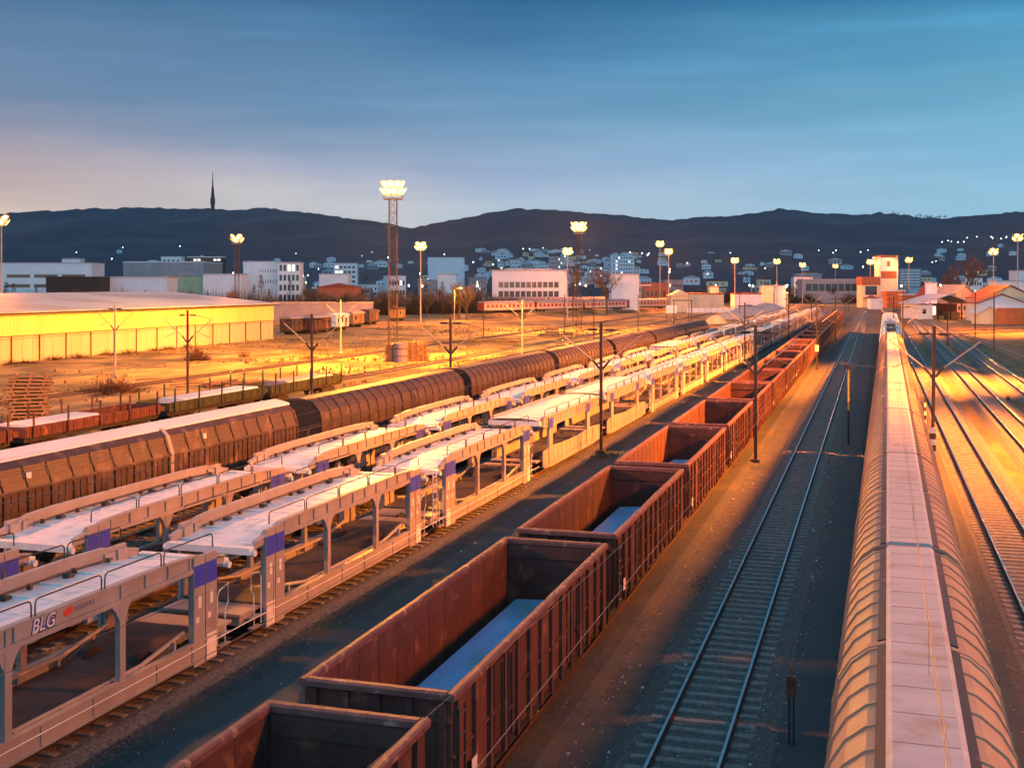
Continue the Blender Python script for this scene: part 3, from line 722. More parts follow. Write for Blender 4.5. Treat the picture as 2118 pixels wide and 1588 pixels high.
def loco(s, label):
    t = thing('locomotive', label, 'locomotive', (tx('B',s),s,0), rot('B'), 'white locomotives in the right train'); hl = 8.0
    MB().prism([(-1.48,.9),(1.48,.9),(1.48,3.3),(1.3,3.75),(-1.3,3.75),(-1.48,3.3)], -hl, hl).build('body', M['white'], t)
    MB().prism([(-1.0,3.75),(1.0,3.75),(.85,4.02),(-.85,4.02)], -hl+1.3, hl-1.3).build('roof', M['roofw'], t)
    for e in (-1,1):
        MB().box(-1.2,1.2,*sorted((e*hl,e*(hl+.02))),2.55,3.4).build('windscreen', M['glass'], t)
        for x in (-.95,.95): MB().tube([(x,e*hl,1.6),(x,e*(hl+.04),1.6)],.12,8).build('headlight', M['headlamp'] if e > 0 else M['glass'], t)
        MB().tube([(-.6,e*5.5,4.02),(0,e*4.6,4.55),(.6,e*5.5,4.02)],.04,5).box(-.8,.8,e*4.6-.1,e*4.6+.1,4.5,4.58).build('pantograph', M['dark'], t)
    MB().box(-.6,.6,-.9,.9,4.02,4.3).box(-.5,.5,-3.6,-2.4,4.02,4.25).build('roof_equipment', M['tube'], t)
    MB().box(-1.35,1.35,-hl,hl,.55,.9).build('underframe', M['dark'], t)
    for y in (-5,5): bogie(t, y)
loco(166.5,'white locomotive coupled behind the round-roofed wagons'); loco(184,'white locomotive second behind the round-roofed wagons')
def boxwagon():
    t = thing('box_wagon','','box wagon'); hl = 8.2
    MB().box(-1.42,1.42,-hl,hl,1.1,3.6).build('body', M['white'], t)
    MB().prism([(-1.45,3.6),(1.45,3.6),(1.2,3.95),(.5,4.1),(-.5,4.1),(-1.2,3.95)], -hl-.05, hl+.05).build('roof', M['roofw'], t)
    for s in (-1,1): MB().box(*sorted((s*1.42,s*1.46)),-1.6,1.6,1.2,3.5).build('door', M['grey'], t)
    MB().box(-1.3,1.3,-hl,hl,.8,1.1).build('underframe', M['dark'], t)
    for y in (-5.6,5.6): bogie(t, y)
    return t
w0 = boxwagon()
for i in range(4):
    s = 202.5+17.3*i; o = w0 if i == 0 else copy_tree(w0)
    o.location = (tx('B',s),s,0); o.rotation_euler = (0,0,rot('B'))
    o['label'] = 'white-roofed box wagon far down the right train, %s behind the locomotives' % ordinal(i); o['group'] = 'white box wagons behind the locomotives'

# ---- brown sliding wall wagons (left train)
def swall(white):
    t = thing('sliding_wall_wagon','','sliding wall wagon'); hl = 11.3
    if white: prof = [(.80,4.12),(1.12,3.82),(1.36,3.10),(1.40,3.02),(1.36,3.0),(1.38,1.1)]
    else: prof = [(.55,4.05),(.88,3.88),(1.28,3.42),(1.38,3.02),(1.40,2.9),(1.40,1.1)]
    for s in (-1,1):
        for y0, y1 in ((-hl,-.12),(.12,hl)):
            b = MB(); pp = [(s*x,z) for x,z in prof]
            b.strip(pp[::-1] if s > 0 else pp, y0, y1)
            n = 9; st = (y1-y0)/n
            for i in range(n+1):
                y = min(max(y0+st*i, y0+.06), y1-.06)
                if white:
                    # sloping rib and framed recessed panel
                    if i < n:
                        a0, a1 = y0+st*i+.13, y0+st*(i+1)-.13
                        for (ya,yb,za,zb) in ((a0,a1,3.72,3.745),(a0,a1,3.36,3.38),(a0-.06,a0,3.36,3.745),(a1,a1+.06,3.36,3.745)):
                            fx = lambda z: 1.12+(3.82-z)*(.24/.72)
                            b.add([(s*(fx(za)+.0),ya,za),(s*(fx(za)+.0),yb,za),(s*(fx(zb)+.0),yb,zb),(s*fx(zb),ya,zb),(s*(fx(za)+.025),ya,za+.01),(s*(fx(za)+.025),yb,za+.01),(s*(fx(zb)+.025),yb,zb+.01),(s*(fx(zb)+.025),ya,zb+.01)],
                                  [(4,5,6,7),(0,1,5,4),(1,2,6,5),(2,3,7,6),(3,0,4,7)], 1)
                    b.prismx([(y-.10,3.80),(y+.10,3.80),(y+.05,3.12),(y-.05,3.12)], *sorted((s*1.10,s*1.13))) if False else None
                    for a, c in (((1.12,3.82),(1.36,3.10)),):
                        vs = [(s*(x+d),y+q,z+d*.5) for d in (0,.045) for x,z,q in ((a[0],a[1],-.08),(a[0],a[1],.08),(c[0],c[1],.05),(c[0],c[1],-.05))]
                        b.add(vs, [(0,1,2,3),(7,6,5,4),(0,4,5,1),(1,5,6,2),(2,6,7,3),(3,7,4,0)], 0)
                    b.box(*sorted((s*1.36,s*1.42)),y-.06,y+.06,1.1,3.0,1)
                    for k in (.3,.6): 
                        if i < n: b.box(*sorted((s*1.37,s*1.392)),y+st*k-.02,y+st*k+.02,1.1,3.0,0)
                else:
                    for a, c in zip(prof, prof[1:]):
                        vs = [(s*(x+d),y+q,z+d*.6) for d in (-.01,.035) for x,z,q in ((a[0],a[1],-.03),(a[0],a[1],.03),(c[0],c[1],.03),(c[0],c[1],-.03))]
                        b.add(vs, [(0,1,2,3),(7,6,5,4),(0,4,5,1),(1,5,6,2),(2,6,7,3),(3,7,4,0)], 1)
            b.box(*sorted((s*1.36,s*1.43)),y0,y1,2.98,3.04,0) if white else b.box(*sorted((s*1.38,s*1.43)),y0,y1,2.86,2.92,0)
            o = b.build('sliding_wall', [M['brownd'] if not white else M['brown'], M['dark'] if not white else M['brownd']], t)
            if white: MB().prismx([(y0+2.45,3.4),(y0+2.7,3.4),(y0+2.7,3.62),(y0+2.45,3.62)], *sorted((s*1.235,s*1.30))).build('notice', M['white'], o)
    r = MB()
    if white: r.prism([(-.86,4.06),(.86,4.06),(.84,4.12),(.76,4.18),(0,4.34),(-.76,4.18),(-.84,4.12)], -hl-.12, hl+.12)
    else: r.prism([(-.58,4.0),(.58,4.0),(.56,4.09),(0,4.16),(-.56,4.09)], -hl-.05, hl+.05)
    r.build('roof_panel', M['roofw'] if white else M['brown'], t)
    for s in (-1,1):
        mb = MB()
        for a, c in zip(prof, prof[1:]):
            vs = [(s*(x+d),y,z+d*.6) for d in (-.02,.06) for x,z,y in ((a[0],a[1],-.12),(a[0],a[1],.12),(c[0],c[1],.12),(c[0],c[1],-.12))]
            mb.add(vs, [(0,1,2,3),(7,6,5,4),(0,4,5,1),(1,5,6,2),(2,6,7,3),(3,7,4,0)])
        mb.build('centre_arch', M['grey'] if white else M['brownd'], t)
    for e in (-1,1):
        full = [(x-.03,z-.03) for x,z in prof]; MB().prism(full+[(-x,z) for x,z in full[::-1]], *sorted((e*(hl-.08),e*(hl)))).build('end_wall', M['brown'] if white else M['dark'], t)
    MB().box(-1.3,1.3,-hl,hl,.85,1.1).box(-1.2,1.2,-hl-.2,-hl,.85,1.2).box(-1.2,1.2,hl,hl+.2,.85,1.2).build('underframe', M['dark'], t)
    for y in (-8,8): bogie(t, y)
    buffers(t, hl+.2)
    return t
s0 = swall(True); s0.location = (tx('E',44.2),44.2,0); s0.rotation_euler = (0,0,rot('E')); s0['label'] = 'brown sliding wall wagon with a broad white roof and framed panels'; s0['group'] = 'brown sliding wall wagons in the left train'
s1 = swall(False)
for i in range(6):
    s = 69.4+24.0*i; o = s1 if i == 0 else copy_tree(s1)
    o.location = (tx('E',s),s,0); o.rotation_euler = (0,0,rot('E'))
    o['label'] = 'dark brown round-roofed sliding wall wagon, %s behind the white-roofed one' % ordinal(i); o['group'] = 'brown sliding wall wagons in the left train'

# ---- low stake wagons
def stake(m, load):
    t = thing('stake_wagon','','stake wagon'); hl = 6.9
    MB().box(-1.35,1.35,-hl,hl,1.1,1.22).build('floor', M['wood'], t)
    for s in (-1,1):
        b = MB().box(*sorted((s*1.35,s*1.41)),-hl,hl,1.12,1.78)
        for i in range(14): y = -hl+.3+i*1.02; b.box(*sorted((s*1.41,s*1.45)),y-.07,y+.07,1.12,1.76).box(*sorted((s*1.41,s*1.44)),y+.2,y+.7,1.3,1.62)
        b.build('drop_side', m, t)
        for i in range(5):
            y = -hl+.5+i*3.2; MB().box(*sorted((s*1.46,s*1.55)),y-.05,y+.05,1.0,2.75).build('stake', m, t)
    for e in (-1,1): MB().box(-1.35,1.35,*sorted((e*hl,e*(hl+.06))),1.12,1.75).build('end_board', m, t)
    MB().box(-1.2,1.2,-hl,hl,.8,1.1).build('underframe', M['dark'], t)
    for y in (-4.6,4.6): bogie(t, y)
    return t
f0 = stake(M['rust'], 0); f1 = stake(M['green'], 0); ff = {0: f0, 1: f1}; used = set()
FL = [(36,0,'rust-red low stake wagon cut off by the left edge'),(51,0,'rust-red low stake wagon in front of the plank stack'),(66,0,'rust-red low stake wagon next to the green one'),(81,1,'green low stake wagon crossed by the yellow mast'),(96,1,'green low stake wagon at the far end of its row')]
for s, k, lb in FL:
    o = ff[k] if k not in used else copy_tree(ff[k]); used.add(k)
    o.location = (tx('Fl',s),s,0); o['label'] = lb; o['group'] = 'low stake wagons behind the brown train'
for s, ln, m, lb in ((50,9,'roofw','white sheet load on a rust-red stake wagon, near the left edge'),(63,7,'roofw','pale sheet load on the rust-red stake wagon by the green one'),(82,11,'roofw','white sheet load on the nearer green stake wagon'),(37,8,'sand','sandy load on the rust-red stake wagon at the left edge'),(97,9,'lilac','grey sheet load on the farther green stake wagon')):
    o = MB().prism([(-1.2,1.225),(1.2,1.225),(1.2,1.70),(.9,1.84),(-.9,1.86),(-1.2,1.72)], -ln/2, ln/2).build('sheet_load', M[m]); o.location = (tx('Fl',s),s,0); tag(o, lb, 'load', 'loads on the stake wagons')

# ------------------------------------------------------------------ catenary masts and wires
def mast_proto(kind):
    t = thing('catenary_mast','','catenary mast')
    m = M['mast'] if kind != 'pale' else M['mastp']
    b = MB(); 
    for s in (-1,1): b.box(s*.082-.01,s*.082+.01,-.06,.06,-.3,7.9)
    b.box(-.075,.075,-.008,.008,-.3,7.9)
    b.box(-.25,.25,-.25,.25,-.4,-.1); b.build('post', m, t)
    if kind == 'bare': return t
    for s in (-1,1):
        MB().tube([(s*.1,0,5.0),(s*.55,0,5.55)],.075,8).build('insulator', M['insul'], t)
        MB().tube([(s*.5,0,5.5),(s*2.5,0,7.1)],.042,6).build('cantilever_arm', M['mastp'], t)
        MB().tube([(s*.1,0,7.45),(s*.3,0,7.45)],.03,5).tube([(s*.3,0,7.45),(s*.85,0,7.45)],.075,8).tube([(s*.85,0,7.45),(s*2.45,0,7.12)],.022,5).build('top_tie', M['insul'], t)
        MB().tube([(s*1.0,0,5.95),(s*2.3,0,5.45)],.022,5).build('registration_arm', M['wire'], t)
    return t
pm = {k: mast_proto(k) for k in ('twin','pale','bare')}; usedm = set()
def mast(kind, x, y, label, h=1., group='catenary masts along the tracks', rz=0, lean=0):
    o = pm[kind] if kind not in usedm else copy_tree(pm[kind]); usedm.add(kind)
    o.location = (x,y,0); o.rotation_euler = (0,lean,rz); o.scale = (1,1,h); o['label'] = label; o['group'] = group
    return o
rows = [(72.3,'nearest row'),(152,'second row away'),(226,'third row away'),(300,'fourth row away')]
for i, (s, w) in enumerate(rows):
    mast('twin', tx('R',s)-2.15+ (0 if i else .02), s, 'twin-armed catenary mast right of the covered wagons, %s' % w, lean=.012 if i == 0 else 0)
    mast('twin', -6.72-.003*s, s-.6, 'twin-armed catenary mast between gondolas and empty track, %s' % w)
    mast('twin', -16.72+.004*s if i else -16.6, s+.5, 'twin-armed catenary mast between gondolas and car carriers, %s' % w)
mast('twin', *D(388,108), 'twin-armed catenary mast with a yellow foot among the green stake wagons')
mast('twin', *D(645,96), 'dark twin-armed catenary mast right of the green stake wagons')
mast('twin', *D(932,93.5), 'dark twin-armed catenary mast standing behind the brown train', h=.97)
mast('pale', *G(238,780), 'thin catenary mast in front of the yellow warehouse')
mast('pale', *G(705,730), 'pale yellow catenary mast beside the old caravans')
mast('pale', *G(1080,735), 'pale yellow catenary mast in front of the red passenger train')
mast('twin', *G(1228,702), 'dark catenary mast right of the scrap timber')
for i, (px, py, h) in enumerate(((1168,688,1.0),(1000,705,.9),(1320,683,1.),(1425,672,1.),(1868,680,1.5),(1960,713,1.05),(2017,700,1.1),(2056,722,1.15),(1923,656,.9),(1690,640,.8),(1600,648,.9),(1530,655,.95),(2100,650,1.2),(1990,650,1.),(1755,645,.9))):
    x, y = G(px, py)
    mast('bare', x, y, ['bare post by the passenger train','bare post by the scrap timber heap','bare post left of the sand heap','bare post by the blue board','tall dark bare post behind the striped mast','bare post on the right-hand sidings','dark bare post in front of the canopy shed','dark bare post at the edge of the green patch','bare post left of the canopy shed','bare post near the far end of the car carriers','bare post above the far car carriers','bare post by the grey gravel heaps','bare post in front of the orange wall','bare post by the dark shed mouth','bare post left of the signal tower'][i], h, 'bare steel posts in the yard')
# shorter posts
def post(name, px, py, ztop, label, m='mastp'):
    x, y = G(px, py); t = thing(name, label, 'post', (x,y,0)); return t
t = post('signal_post',1637,1540,1.5,'short black marker post with rusty head beside the covered wagons')
MB().box(-.07,-.03,-.05,.05,-.3,1.0).box(.03,.07,-.05,.05,-.3,1.0).build('post', M['dark'], t); MB().box(-.11,.11,-.07,.07,.85,1.3).box(-.02,.02,-.03,.03,1.3,1.55).build('head', M['rust'], t)
t = post('signal_post',1755,920,5,'tall thin yellow post beside the covered wagons')
MB().box(-.06,.06,-.06,.06,-.3,2.0).build('post', M['dark'], t); MB().box(-.05,.05,-.05,.05,2.0,4.7).build('upper_post', M['yellow'], t); MB().box(-.2,.25,-.08,.08,4.7,4.86).box(-.3,.1,-.03,.03,4.86,4.95).build('head', M['dark'], t)
# striped band on the nearest right mast
x, y = tx('R',72.3)-2.13, 72.3
t = thing('warning_band','black and white striped warning band on the foot of the right mast','warning band',(x,y,0),0)
b = MB()
for k in range(7): b.box(-.17,.17,-.14,.14,-.28+.34*k,-.28+.34*(k+1)-.002,k % 2)
b.build('stripes', [M['white'],M['dark']], t)
t = post('warning_post',1840,800,1.6,'thin black and white striped marker post beside the far covered wagons')
x, y = tx('B',90)+2.1, 90.; t.location = (x,y,0); b = MB()
for k in range(8): b.box(-.07,.07,-.07,.07,-.3+.3*k,-.3+.3*(k+1)-.002,k % 2)
b.build('post', [M['white'],M['dark']], t)
t = thing('white_cabinet','small white cabinet fixed low on the second catenary mast','cabinet',(-7.18,151.2,1.9)); MB().box(-.22,.22,-.16,.16,0,.8).build('door', M['white'], t)
def wires(tr, s0_, lbl, ms):
    t = thing('overhead_wire', lbl, 'overhead wire')
    c = MB(); mb = MB(); dr = MB(); sp = [s0_]+ms
    for a, b_ in zip(sp, sp[1:]):
        pts = []
        for k in range(9):
            u = k/8; y = a+(b_-a)*u; pts.append((tx(tr,y),y,7.0-1.1*4*u*(1-u)))
        mb.tube(pts,.0045,4)
        c.tube([(tx(tr,a)+.15,a,5.45),(tx(tr,b_)-.15,b_,5.45)],.0065,4)
        for k in range(1,8):
            x, y, z = pts[k]; dr.tube([(x,y,z),(x,y,5.45)],.003,3)
    c.build('contact_wire', M['wire'], t); mb.build('messenger_wire', M['wire'], t); dr.build('droppers', M['wire'], t)
ms = [72.3,152,226,300,390]
wires('A',-3,'overhead wire above the gondola wagons',ms); wires('M',-3,'overhead wire above the shiny empty track',ms)
wires('B',-3,'overhead wire above the covered wagons',ms); wires('R',-3,'overhead wire above the empty track right of the covered wagons',ms)
wires('Cc',-3,'overhead wire above the front row of car carriers',ms)

# ------------------------------------------------------------------ floodlight masts
SOD = (1.,.235,.02)
def flood(x, y, h, label, power, kind='pole', heads=4, aim=None, lens=.42, col=None):
    t = thing('floodlight_mast', label, 'floodlight mast', (x,y,-.3), YAW if kind == 'lattice' else 0, 'sodium floodlight masts')
    if kind == 'lattice':
        b = MB(); a0, a1 = .60, .52
        legs = []
        for sx_ in (-1,1):
            for sy_ in (-1,1): b.tube([(sx_*a0,sy_*a0,0),(sx_*a1,sy_*a1,h-1)],.055,5)
        n = int(h/1.9)
        for k in range(n):
            u0, u1 = k/n, (k+1)/n; w0_ = a0+(a1-a0)*u0; w1 = a0+(a1-a0)*u1; z0, z1 = (h-1)*u0, (h-1)*u1
            for (p, q) in (((-1,-1),(1,-1)),((1,-1),(1,1)),((1,1),(-1,1)),((-1,1),(-1,-1))):
                b.tube([(p[0]*w0_,p[1]*w0_,z0),(q[0]*w1,q[1]*w1,z1)],.022,4); b.tube([(p[0]*w1,p[1]*w1,z1),(q[0]*w1,q[1]*w1,z1)],.022,4)
        b.build('lattice_tower', M['mast'], t)
        ld = MB()
        for dx in (-.22,.22): ld.tube([(dx,-a0-.1,0),(dx,-a1-.1,h-1)],.03,4)
        for k in range(int(h/.45)): z = .4+k*.45; ld.tube([(-.22,-a0-.1+.25*z/h,z),(.22,-a0-.1+.25*z/h,z)],.02,4)
        ld.build('ladder', M['mast'], t)
        MB().box(-1.3,1.3,-1.3,1.3,h-1.05,h-.95).build('platform', M['mastp'], t)
        rail = MB()
        for s in (-1,1):
            rail.tube([(s*1.3,-1.3,h-.1),(s*1.3,1.3,h-.1)],.03,4).tube([(-1.3,s*1.3,h-.1),(1.3,s*1.3,h-.1)],.03,4)
            for q in (-1.3,0,1.3): rail.tube([(s*1.3,q,h-.95),(s*1.3,q,h-.1)],.025,4)
        rail.build('guard_rail', M['mast'], t)
    else:
        MB().tube([(0,0,0),(0,0,h)],.22,8,r1=.12).build('pole', M['mastp'], t)
        MB().tube([(-1.2,0,h-.1),(1.2,0,h-.1)],.06,5).tube([(0,-1.,h-.1),(0,1.,h-.1)],.06,5).build('crossarm', M['mast'], t)
    R = 1.5 if kind == 'lattice' else 1.35
    heads = int(heads*1.5)+2
    for k in range(heads):
        a = 2*PI*k/heads+.5; zc = h+(0,.95)[k % 2]; R = (1.5 if kind == 'lattice' else 1.2)*(1,.9)[k % 2]
        ca, sa = math.cos(a), math.sin(a); c = Vector((ca*R, sa*R, zc))
        nrm = Vector((ca*.8,sa*.8,-.6)).normalized(); u = Vector((-sa,ca,0)); v = nrm.cross(u)
        ring = lambda r, d: [c+u*r*math.cos(2*PI*i/10)+v*r*math.sin(2*PI*i/10)+nrm*d for i in range(10)]
        p0, p1 = ring(.18,-.35), ring(lens,.0); fsr = [(i,(i+1)%10,(i+1)%10+10,i+10) for i in range(10)]+[tuple(range(9,-1,-1))]
        hd = MB().add(p0+p1, fsr).build('floodlight', M['mastp'], t)
        MB().add(ring(lens*.72,.03), [tuple(range(10))]).build('lens', M['sodium'], hd)
        MB().add(ring(lens*1.05,.012), [tuple(range(10))]).build('glare_disc', M['glare_disc'], hd)  # added glowing disc, stands in for the orange glare around the lens
    def spot(loc, d, pw, size, blend):
        l = bpy.data.lights.new('sodium_lamp','SPOT'); l.energy = pw; l.color = col or SOD; l.shadow_soft_size = 1.2 if aim else .5; l.spot_size = math.radians(size); l.spot_blend = blend
        lo = bpy.data.objects.new('sodium_lamp', l); C.objects.link(lo); lo.parent = t; lo.location = loc
        lo.rotation_euler = Vector(d).to_track_quat('-Z','Y').to_euler()
    if aim:                       # floodlights of a side mast, all turned to the tracks
        spot((-1.8,0,h+.1), aim[0], power, aim[1], aim[2]); return t
    for k in range(4):
        a = 2*PI*k/4+math.atan2(-y,-x)-t.rotation_euler.z; rr = 3.0 if kind == 'lattice' else 2.4
        spot((rr*math.cos(a), rr*math.sin(a), h+.1), (math.cos(a)*.80, math.sin(a)*.80, -.60), power*.8, 132, .5)
    return t
KW = 1000.
x, y = D(813,164); flood(x, y, 23.3, 'tall lattice floodlight tower rising from the pallet stacks', 350*KW, 'lattice', 12, lens=.6, col=(1.,.33,.02))
flood(*D(1197,262), 22.6,'lattice floodlight tower behind the red passenger train', 260*KW,'lattice',9, lens=.7, col=(1.,.30,.025))
flood(*D(490,330), 22.6,'lattice floodlight tower behind the right end of the warehouse', 55*KW,'lattice',5, lens=.8)
for px, d, h, lb, p, n_ in ((870,310,19.8,'floodlight pole between the two lattice towers',50,6),(1174,360,19.8,'floodlight pole left of the bare round tree',70,6),(1383,470,22.6,'floodlight pole by the yellow gabled hut',230,8),(1365,450,25.,'tall floodlight mast just left of the yellow hut pole',50,6),
        (1520,476,19.2,'floodlight pole above the white sheds right of the yellow fence',100,6),(1607,520,19.6,'floodlight pole above the yellow board',80,5),(1660,580,19.,'floodlight pole right of the yellow board',60,5),(1728,680,19.8,'most distant floodlight pole, left of the signal tower',50,5),
        (1800,520,19.4,'floodlight pole just left of the signal tower',13,7),(1880,505,20.,'twin floodlight pole just right of the signal tower',13,4),(2055,400,20.8,'twin floodlight pole behind the red roofed house',75,4),(2105,350,23.6,'tall floodlight pole at the right edge',110,4),(3,250,23.4,'floodlight mast cut by the left edge above the warehouse',60,4)):
    flood(*D(px,d), h, lb, p*KW, 'pole', n_, lens=.75)
# lamps that stand beside the frame and light the near yard
flood(27.5,33,22.3,'floodlight pole beside the near right tracks', 68*KW,'pole',4, aim=((-35,0,-22),150,.6))
flood(28,79,22.3,'floodlight pole beside the middle right tracks', 800*KW,'pole',6, aim=((-30,1,-22),112,.9))
flood(29,132,22.3,'floodlight pole beside the far right tracks', 1500*KW,'pole',6, aim=((-36,2,-22),80,.8))
flood(37,268,22.3,'added out-of-frame floodlight pole beside the far right grass patch', 520*KW,'pole',6, aim=((-20,6,-20),140,.8))  # unseen pole added to brighten the ground around the sheds
flood(-62,22,22.3,'floodlight pole left of the near stake wagons', 110*KW,'pole',6)

# ------------------------------------------------------------------ warehouse
def quadbox(b, pts, z0, z1, mi=0): b.add([(x,y,z0) for x,y in pts]+[(x,y,z1) for x,y in pts], [(3,2,1,0),(4,5,6,7),(0,1,5,4),(1,2,6,5),(2,3,7,6),(3,0,4,7)], mi)
wt = thing('warehouse','long pale warehouse with shallow sheet roof and yellow-lit wall','warehouse',(-111,80,-.36),0)
Lw = 124.
b = MB(); b.box(-44,0,0,Lw,0,3.6); 
for i in range(60): y = 2.06*i+.6; b.box(0,.03,y,y+.03,.1,3.5)
b.build('lower_wall', M['hall'], wt)
b = MB(); b.box(-44,.12,-.1,Lw+.1,3.6,6.5)
for i in range(180): y = .5+i*.69; b.box(.12,.14,y,y+.05,3.65,6.45)
b.build('fascia', M['fascia'], wt); MB().box(.125,.16,-.1,Lw+.1,3.56,3.64).box(.03,.05,0,Lw,3.2,3.24).build('ledge', M['rust'], wt)
for i in range(22):
    y = 1.5+i*5.6
    MB().box(.04,.16,y-.07,y+.07,0,3.6).build('pillar', M['rust'], wt)
MB().prism([(.9,6.72),(.9,6.86),(-24,9.1),(-48,6.86),(-48,6.72),(-24,8.95)], -.9, Lw+.9).build('roof', M['roofg'], wt)
MB().box(.5,.95,-.9,Lw+.9,6.56,6.715).build('gutter', M['dark'], wt)
b = MB().prism([(0.1,6.5),(-24,8.9),(-44,6.9),(-44,6.5)], Lw-.3, Lw-.05); b.build('gable', M['hall'], wt)

# ------------------------------------------------------------------ generic buildings
def building(px0, px1, ytop, d, label, wall, roofm='roofg', flat=True, windows=None, cat='building', name='building', depthm=None, rz=0, base=-.5, wm='glass', lit=(), extra=None, roofh=.5):
    w = (px1-px0)*d/F; cx, cy = D((px0+px1)/2, d); zt = ZZ(ytop, d)
    dm = depthm or max(8, w*.4)
    t = thing(name, label, cat, (cx,cy,base), YAW+rz)
    h = zt-base
    MB().box(-w/2,w/2,0,dm,0,h-roofh).build('wall', M[wall], t)
    if flat: MB().box(-w/2-.25,w/2+.25,-.25,dm+.25,h-roofh,h).build('roof', M[roofm], t)
    else:
        e = h-roofh; MB().prism([(-w/2-.5,e),(w/2+.5,e),(0,h)], -.5, dm+.5).build('roof', M[roofm], t)
    if windows:
        cols, rws, x0, x1, z0, z1, fw, fh = windows   # fractions of the facade
        for r_ in range(rws):
            for c_ in range(cols):
                xa = -w/2+w*(x0+(x1-x0)*(c_+.5)/cols); za = (h)*(z0+(z1-z0)*(r_+.5)/rws)
                ww = w*(x1-x0)/cols*fw/2; wh = h*(z1-z0)/rws*fh/2
                k = r_*cols+c_
                MB().box(xa-ww,xa+ww,-.06,.0-.003,za-wh,za+wh).build('window', M['winlit'] if k in lit else M[wm], t)
    return t
building(0,190,543,560,'long white factory hall behind the left end of the warehouse','wallw',windows=(3,2,.05,.95,.35,.8,.85,.35))
building(128,165,534,700,'small white penthouse block above the long factory hall','wallw')
building(95,208,572,430,'low black round-ended container hall behind the warehouse','dark','dark',depthm=14)
building(210,345,572,440,'low cyan-white hall behind the warehouse roof','wallb',depthm=14)
building(255,421,541,620,'large blue-grey hall with faint panel strips','wallg','wallb',depthm=40,windows=(14,1,.02,.98,.5,.75,.85,.3),wm='lilac')
building(333,375,530,800,'pale stepped office block behind the blue-grey hall','wallw',windows=(4,3,.05,.95,.55,.95,.6,.5))
building(338,420,560,520,'pale green gabled shed','wallgreen','wallg',flat=False,roofh=2.2)
building(388,460,531,720,'dark office block with rows of lit windows','dark','wallw',windows=(8,5,.04,.96,.45,.98,.7,.4),lit=(6,9,10,11,17,20,27,28,33,34,38,39))
building(420,500,566,500,'low pale grey shed right of the green gabled one','wallw',depthm=12)
building(503,575,540,520,'white office building, plain wing with slit windows','wallw',windows=(7,2,.45,.98,.45,.9,.25,.3))
building(575,621,542,512,'white office building, wing with three storeys of square windows','wallw',windows=(5,4,.03,.97,.12,.98,.62,.6),lit=(17,18))
building(690,738,544,760,'bluish glass office block left of the tall tower','wallb',windows=(5,5,.05,.95,.3,.95,.7,.5),lit=(20,15,16))
building(660,720,566,600,'low white shed left of the tall tower','wallw',depthm=10)
building(885,960,532,1000,'pale blue warehouse far behind the yellow-lit tree','wallb')
building(905,945,566,520,'small pale blue shed behind dark trees','wallb',depthm=8)
building(1018,1172,558,480,'long modern white building with two window bands','wallw',windows=(11,2,.08,.9,.28,.74,.8,.62))
building(1048,1140,556,500,'raised white roof storey of the long modern building','wallw',depthm=10)
building(1265,1322,566,430,'plain white concrete block right of the round bare tree','wallw',depthm=12)
building(1135,1165,531,1300,'grey apartment block on the town slope, left','wallg',windows=(6,6,.05,.95,.35,.98,.5,.5),lit=(3,9,16,22,29,34))
building(1265,1312,528,1250,'teal apartment block above the white concrete block','wallb',windows=(8,7,.05,.95,.3,.98,.55,.5),lit=(2,7,12,19,25,33,41,46,50))
building(1660,1780,577,640,'low bluish hall behind the far end of the tracks','wallg',windows=(8,1,.05,.95,.4,.9,.85,.6))
building(1645,1700,566,900,'grey-green hall far behind the tracks','wallg')
building(1860,1905,556,1000,'apartment block right of the signal tower with pale bands','wallg',windows=(4,6,.05,.95,.35,.98,.9,.35),wm='wallw')
building(1575,1600,590,520,'yellow-lit square board building','cream',depthm=5); building(1600,1625,590,522,'pale pink tower block beside the yellow board building','wallw',depthm=7)
building(1388,1428,600,430,'bright yellow gabled hut by the floodlight pole','cream','cream',flat=False,roofh=2.,depthm=9)
building(1428,1497,606,450,'long orange-yellow shed behind the white fence','cream','brick',depthm=9)
building(1468,1486,591,520,'small bright yellow hut above the orange shed','cream','brick',depthm=6)
building(1520,1575,606,470,'white sheeted shed right of the orange shed','wallw','redroof',depthm=9)
building(1320,1385,585,600,'low brown station hall behind the passenger train','brick','brick',windows=(6,1,.1,.9,.3,.7,.7,.6))
building(655,740,586,420,'dark low house with a flat porch roof left of the tall tower','brick','redroof',flat=False,roofh=1.4,depthm=9,windows=(3,1,.1,.7,.2,.55,.6,.7))
# station side buildings on the right
tw = thing('signal_tower','tall yellow and white signal tower with red-brown bands and a lower annex','signal tower',(*D(1838,510),-.4),YAW)
MB().box(-3.4,3.4,0,8,0,12.7).build('lower_shaft', M['cream'], tw)
MB().box(-3.45,3.45,-.05,8.05,12.7,15.8).build('brown_band', M['brick'], tw)
MB().box(-3.4,3.4,0,8,15.8,21.7).build('upper_shaft', M['wallw'], tw)
MB().box(-3.7,-3.41,-.25,8,0,22.).box(3.41,3.95,-.25,8,0,22.).build('pillar', M['white'], tw)
MB().box(-4.,4.1,-.4,8.4,22.,22.7).build('roof', M['brick'], tw)
MB().box(-.7,.7,-.06,-.003,17.8,20.2).build('window', M['brick'], tw)
an = MB().box(-11.4,-3.71,-.5,8,0,9.8); an.build('annex_wall', M['cream'], tw)
MB().box(-11.6,-3.71,-.7,8.2,9.8,13.4).build('annex_roof', M['brick'], tw); MB().box(-10.2,-5.2,-.56,-.503,5.6,9.4).build('annex_window', M['glass'], tw)
MB().prism([(-11.6,4.0),(-4.2,4.0),(-7.9,5.4)],-2.2,-.505).build('porch_roof', M['redroof'], tw)
building(1800,1826,617,480,'small white container by the signal tower','wallw',depthm=4,name='container',cat='container',roofh=.15)
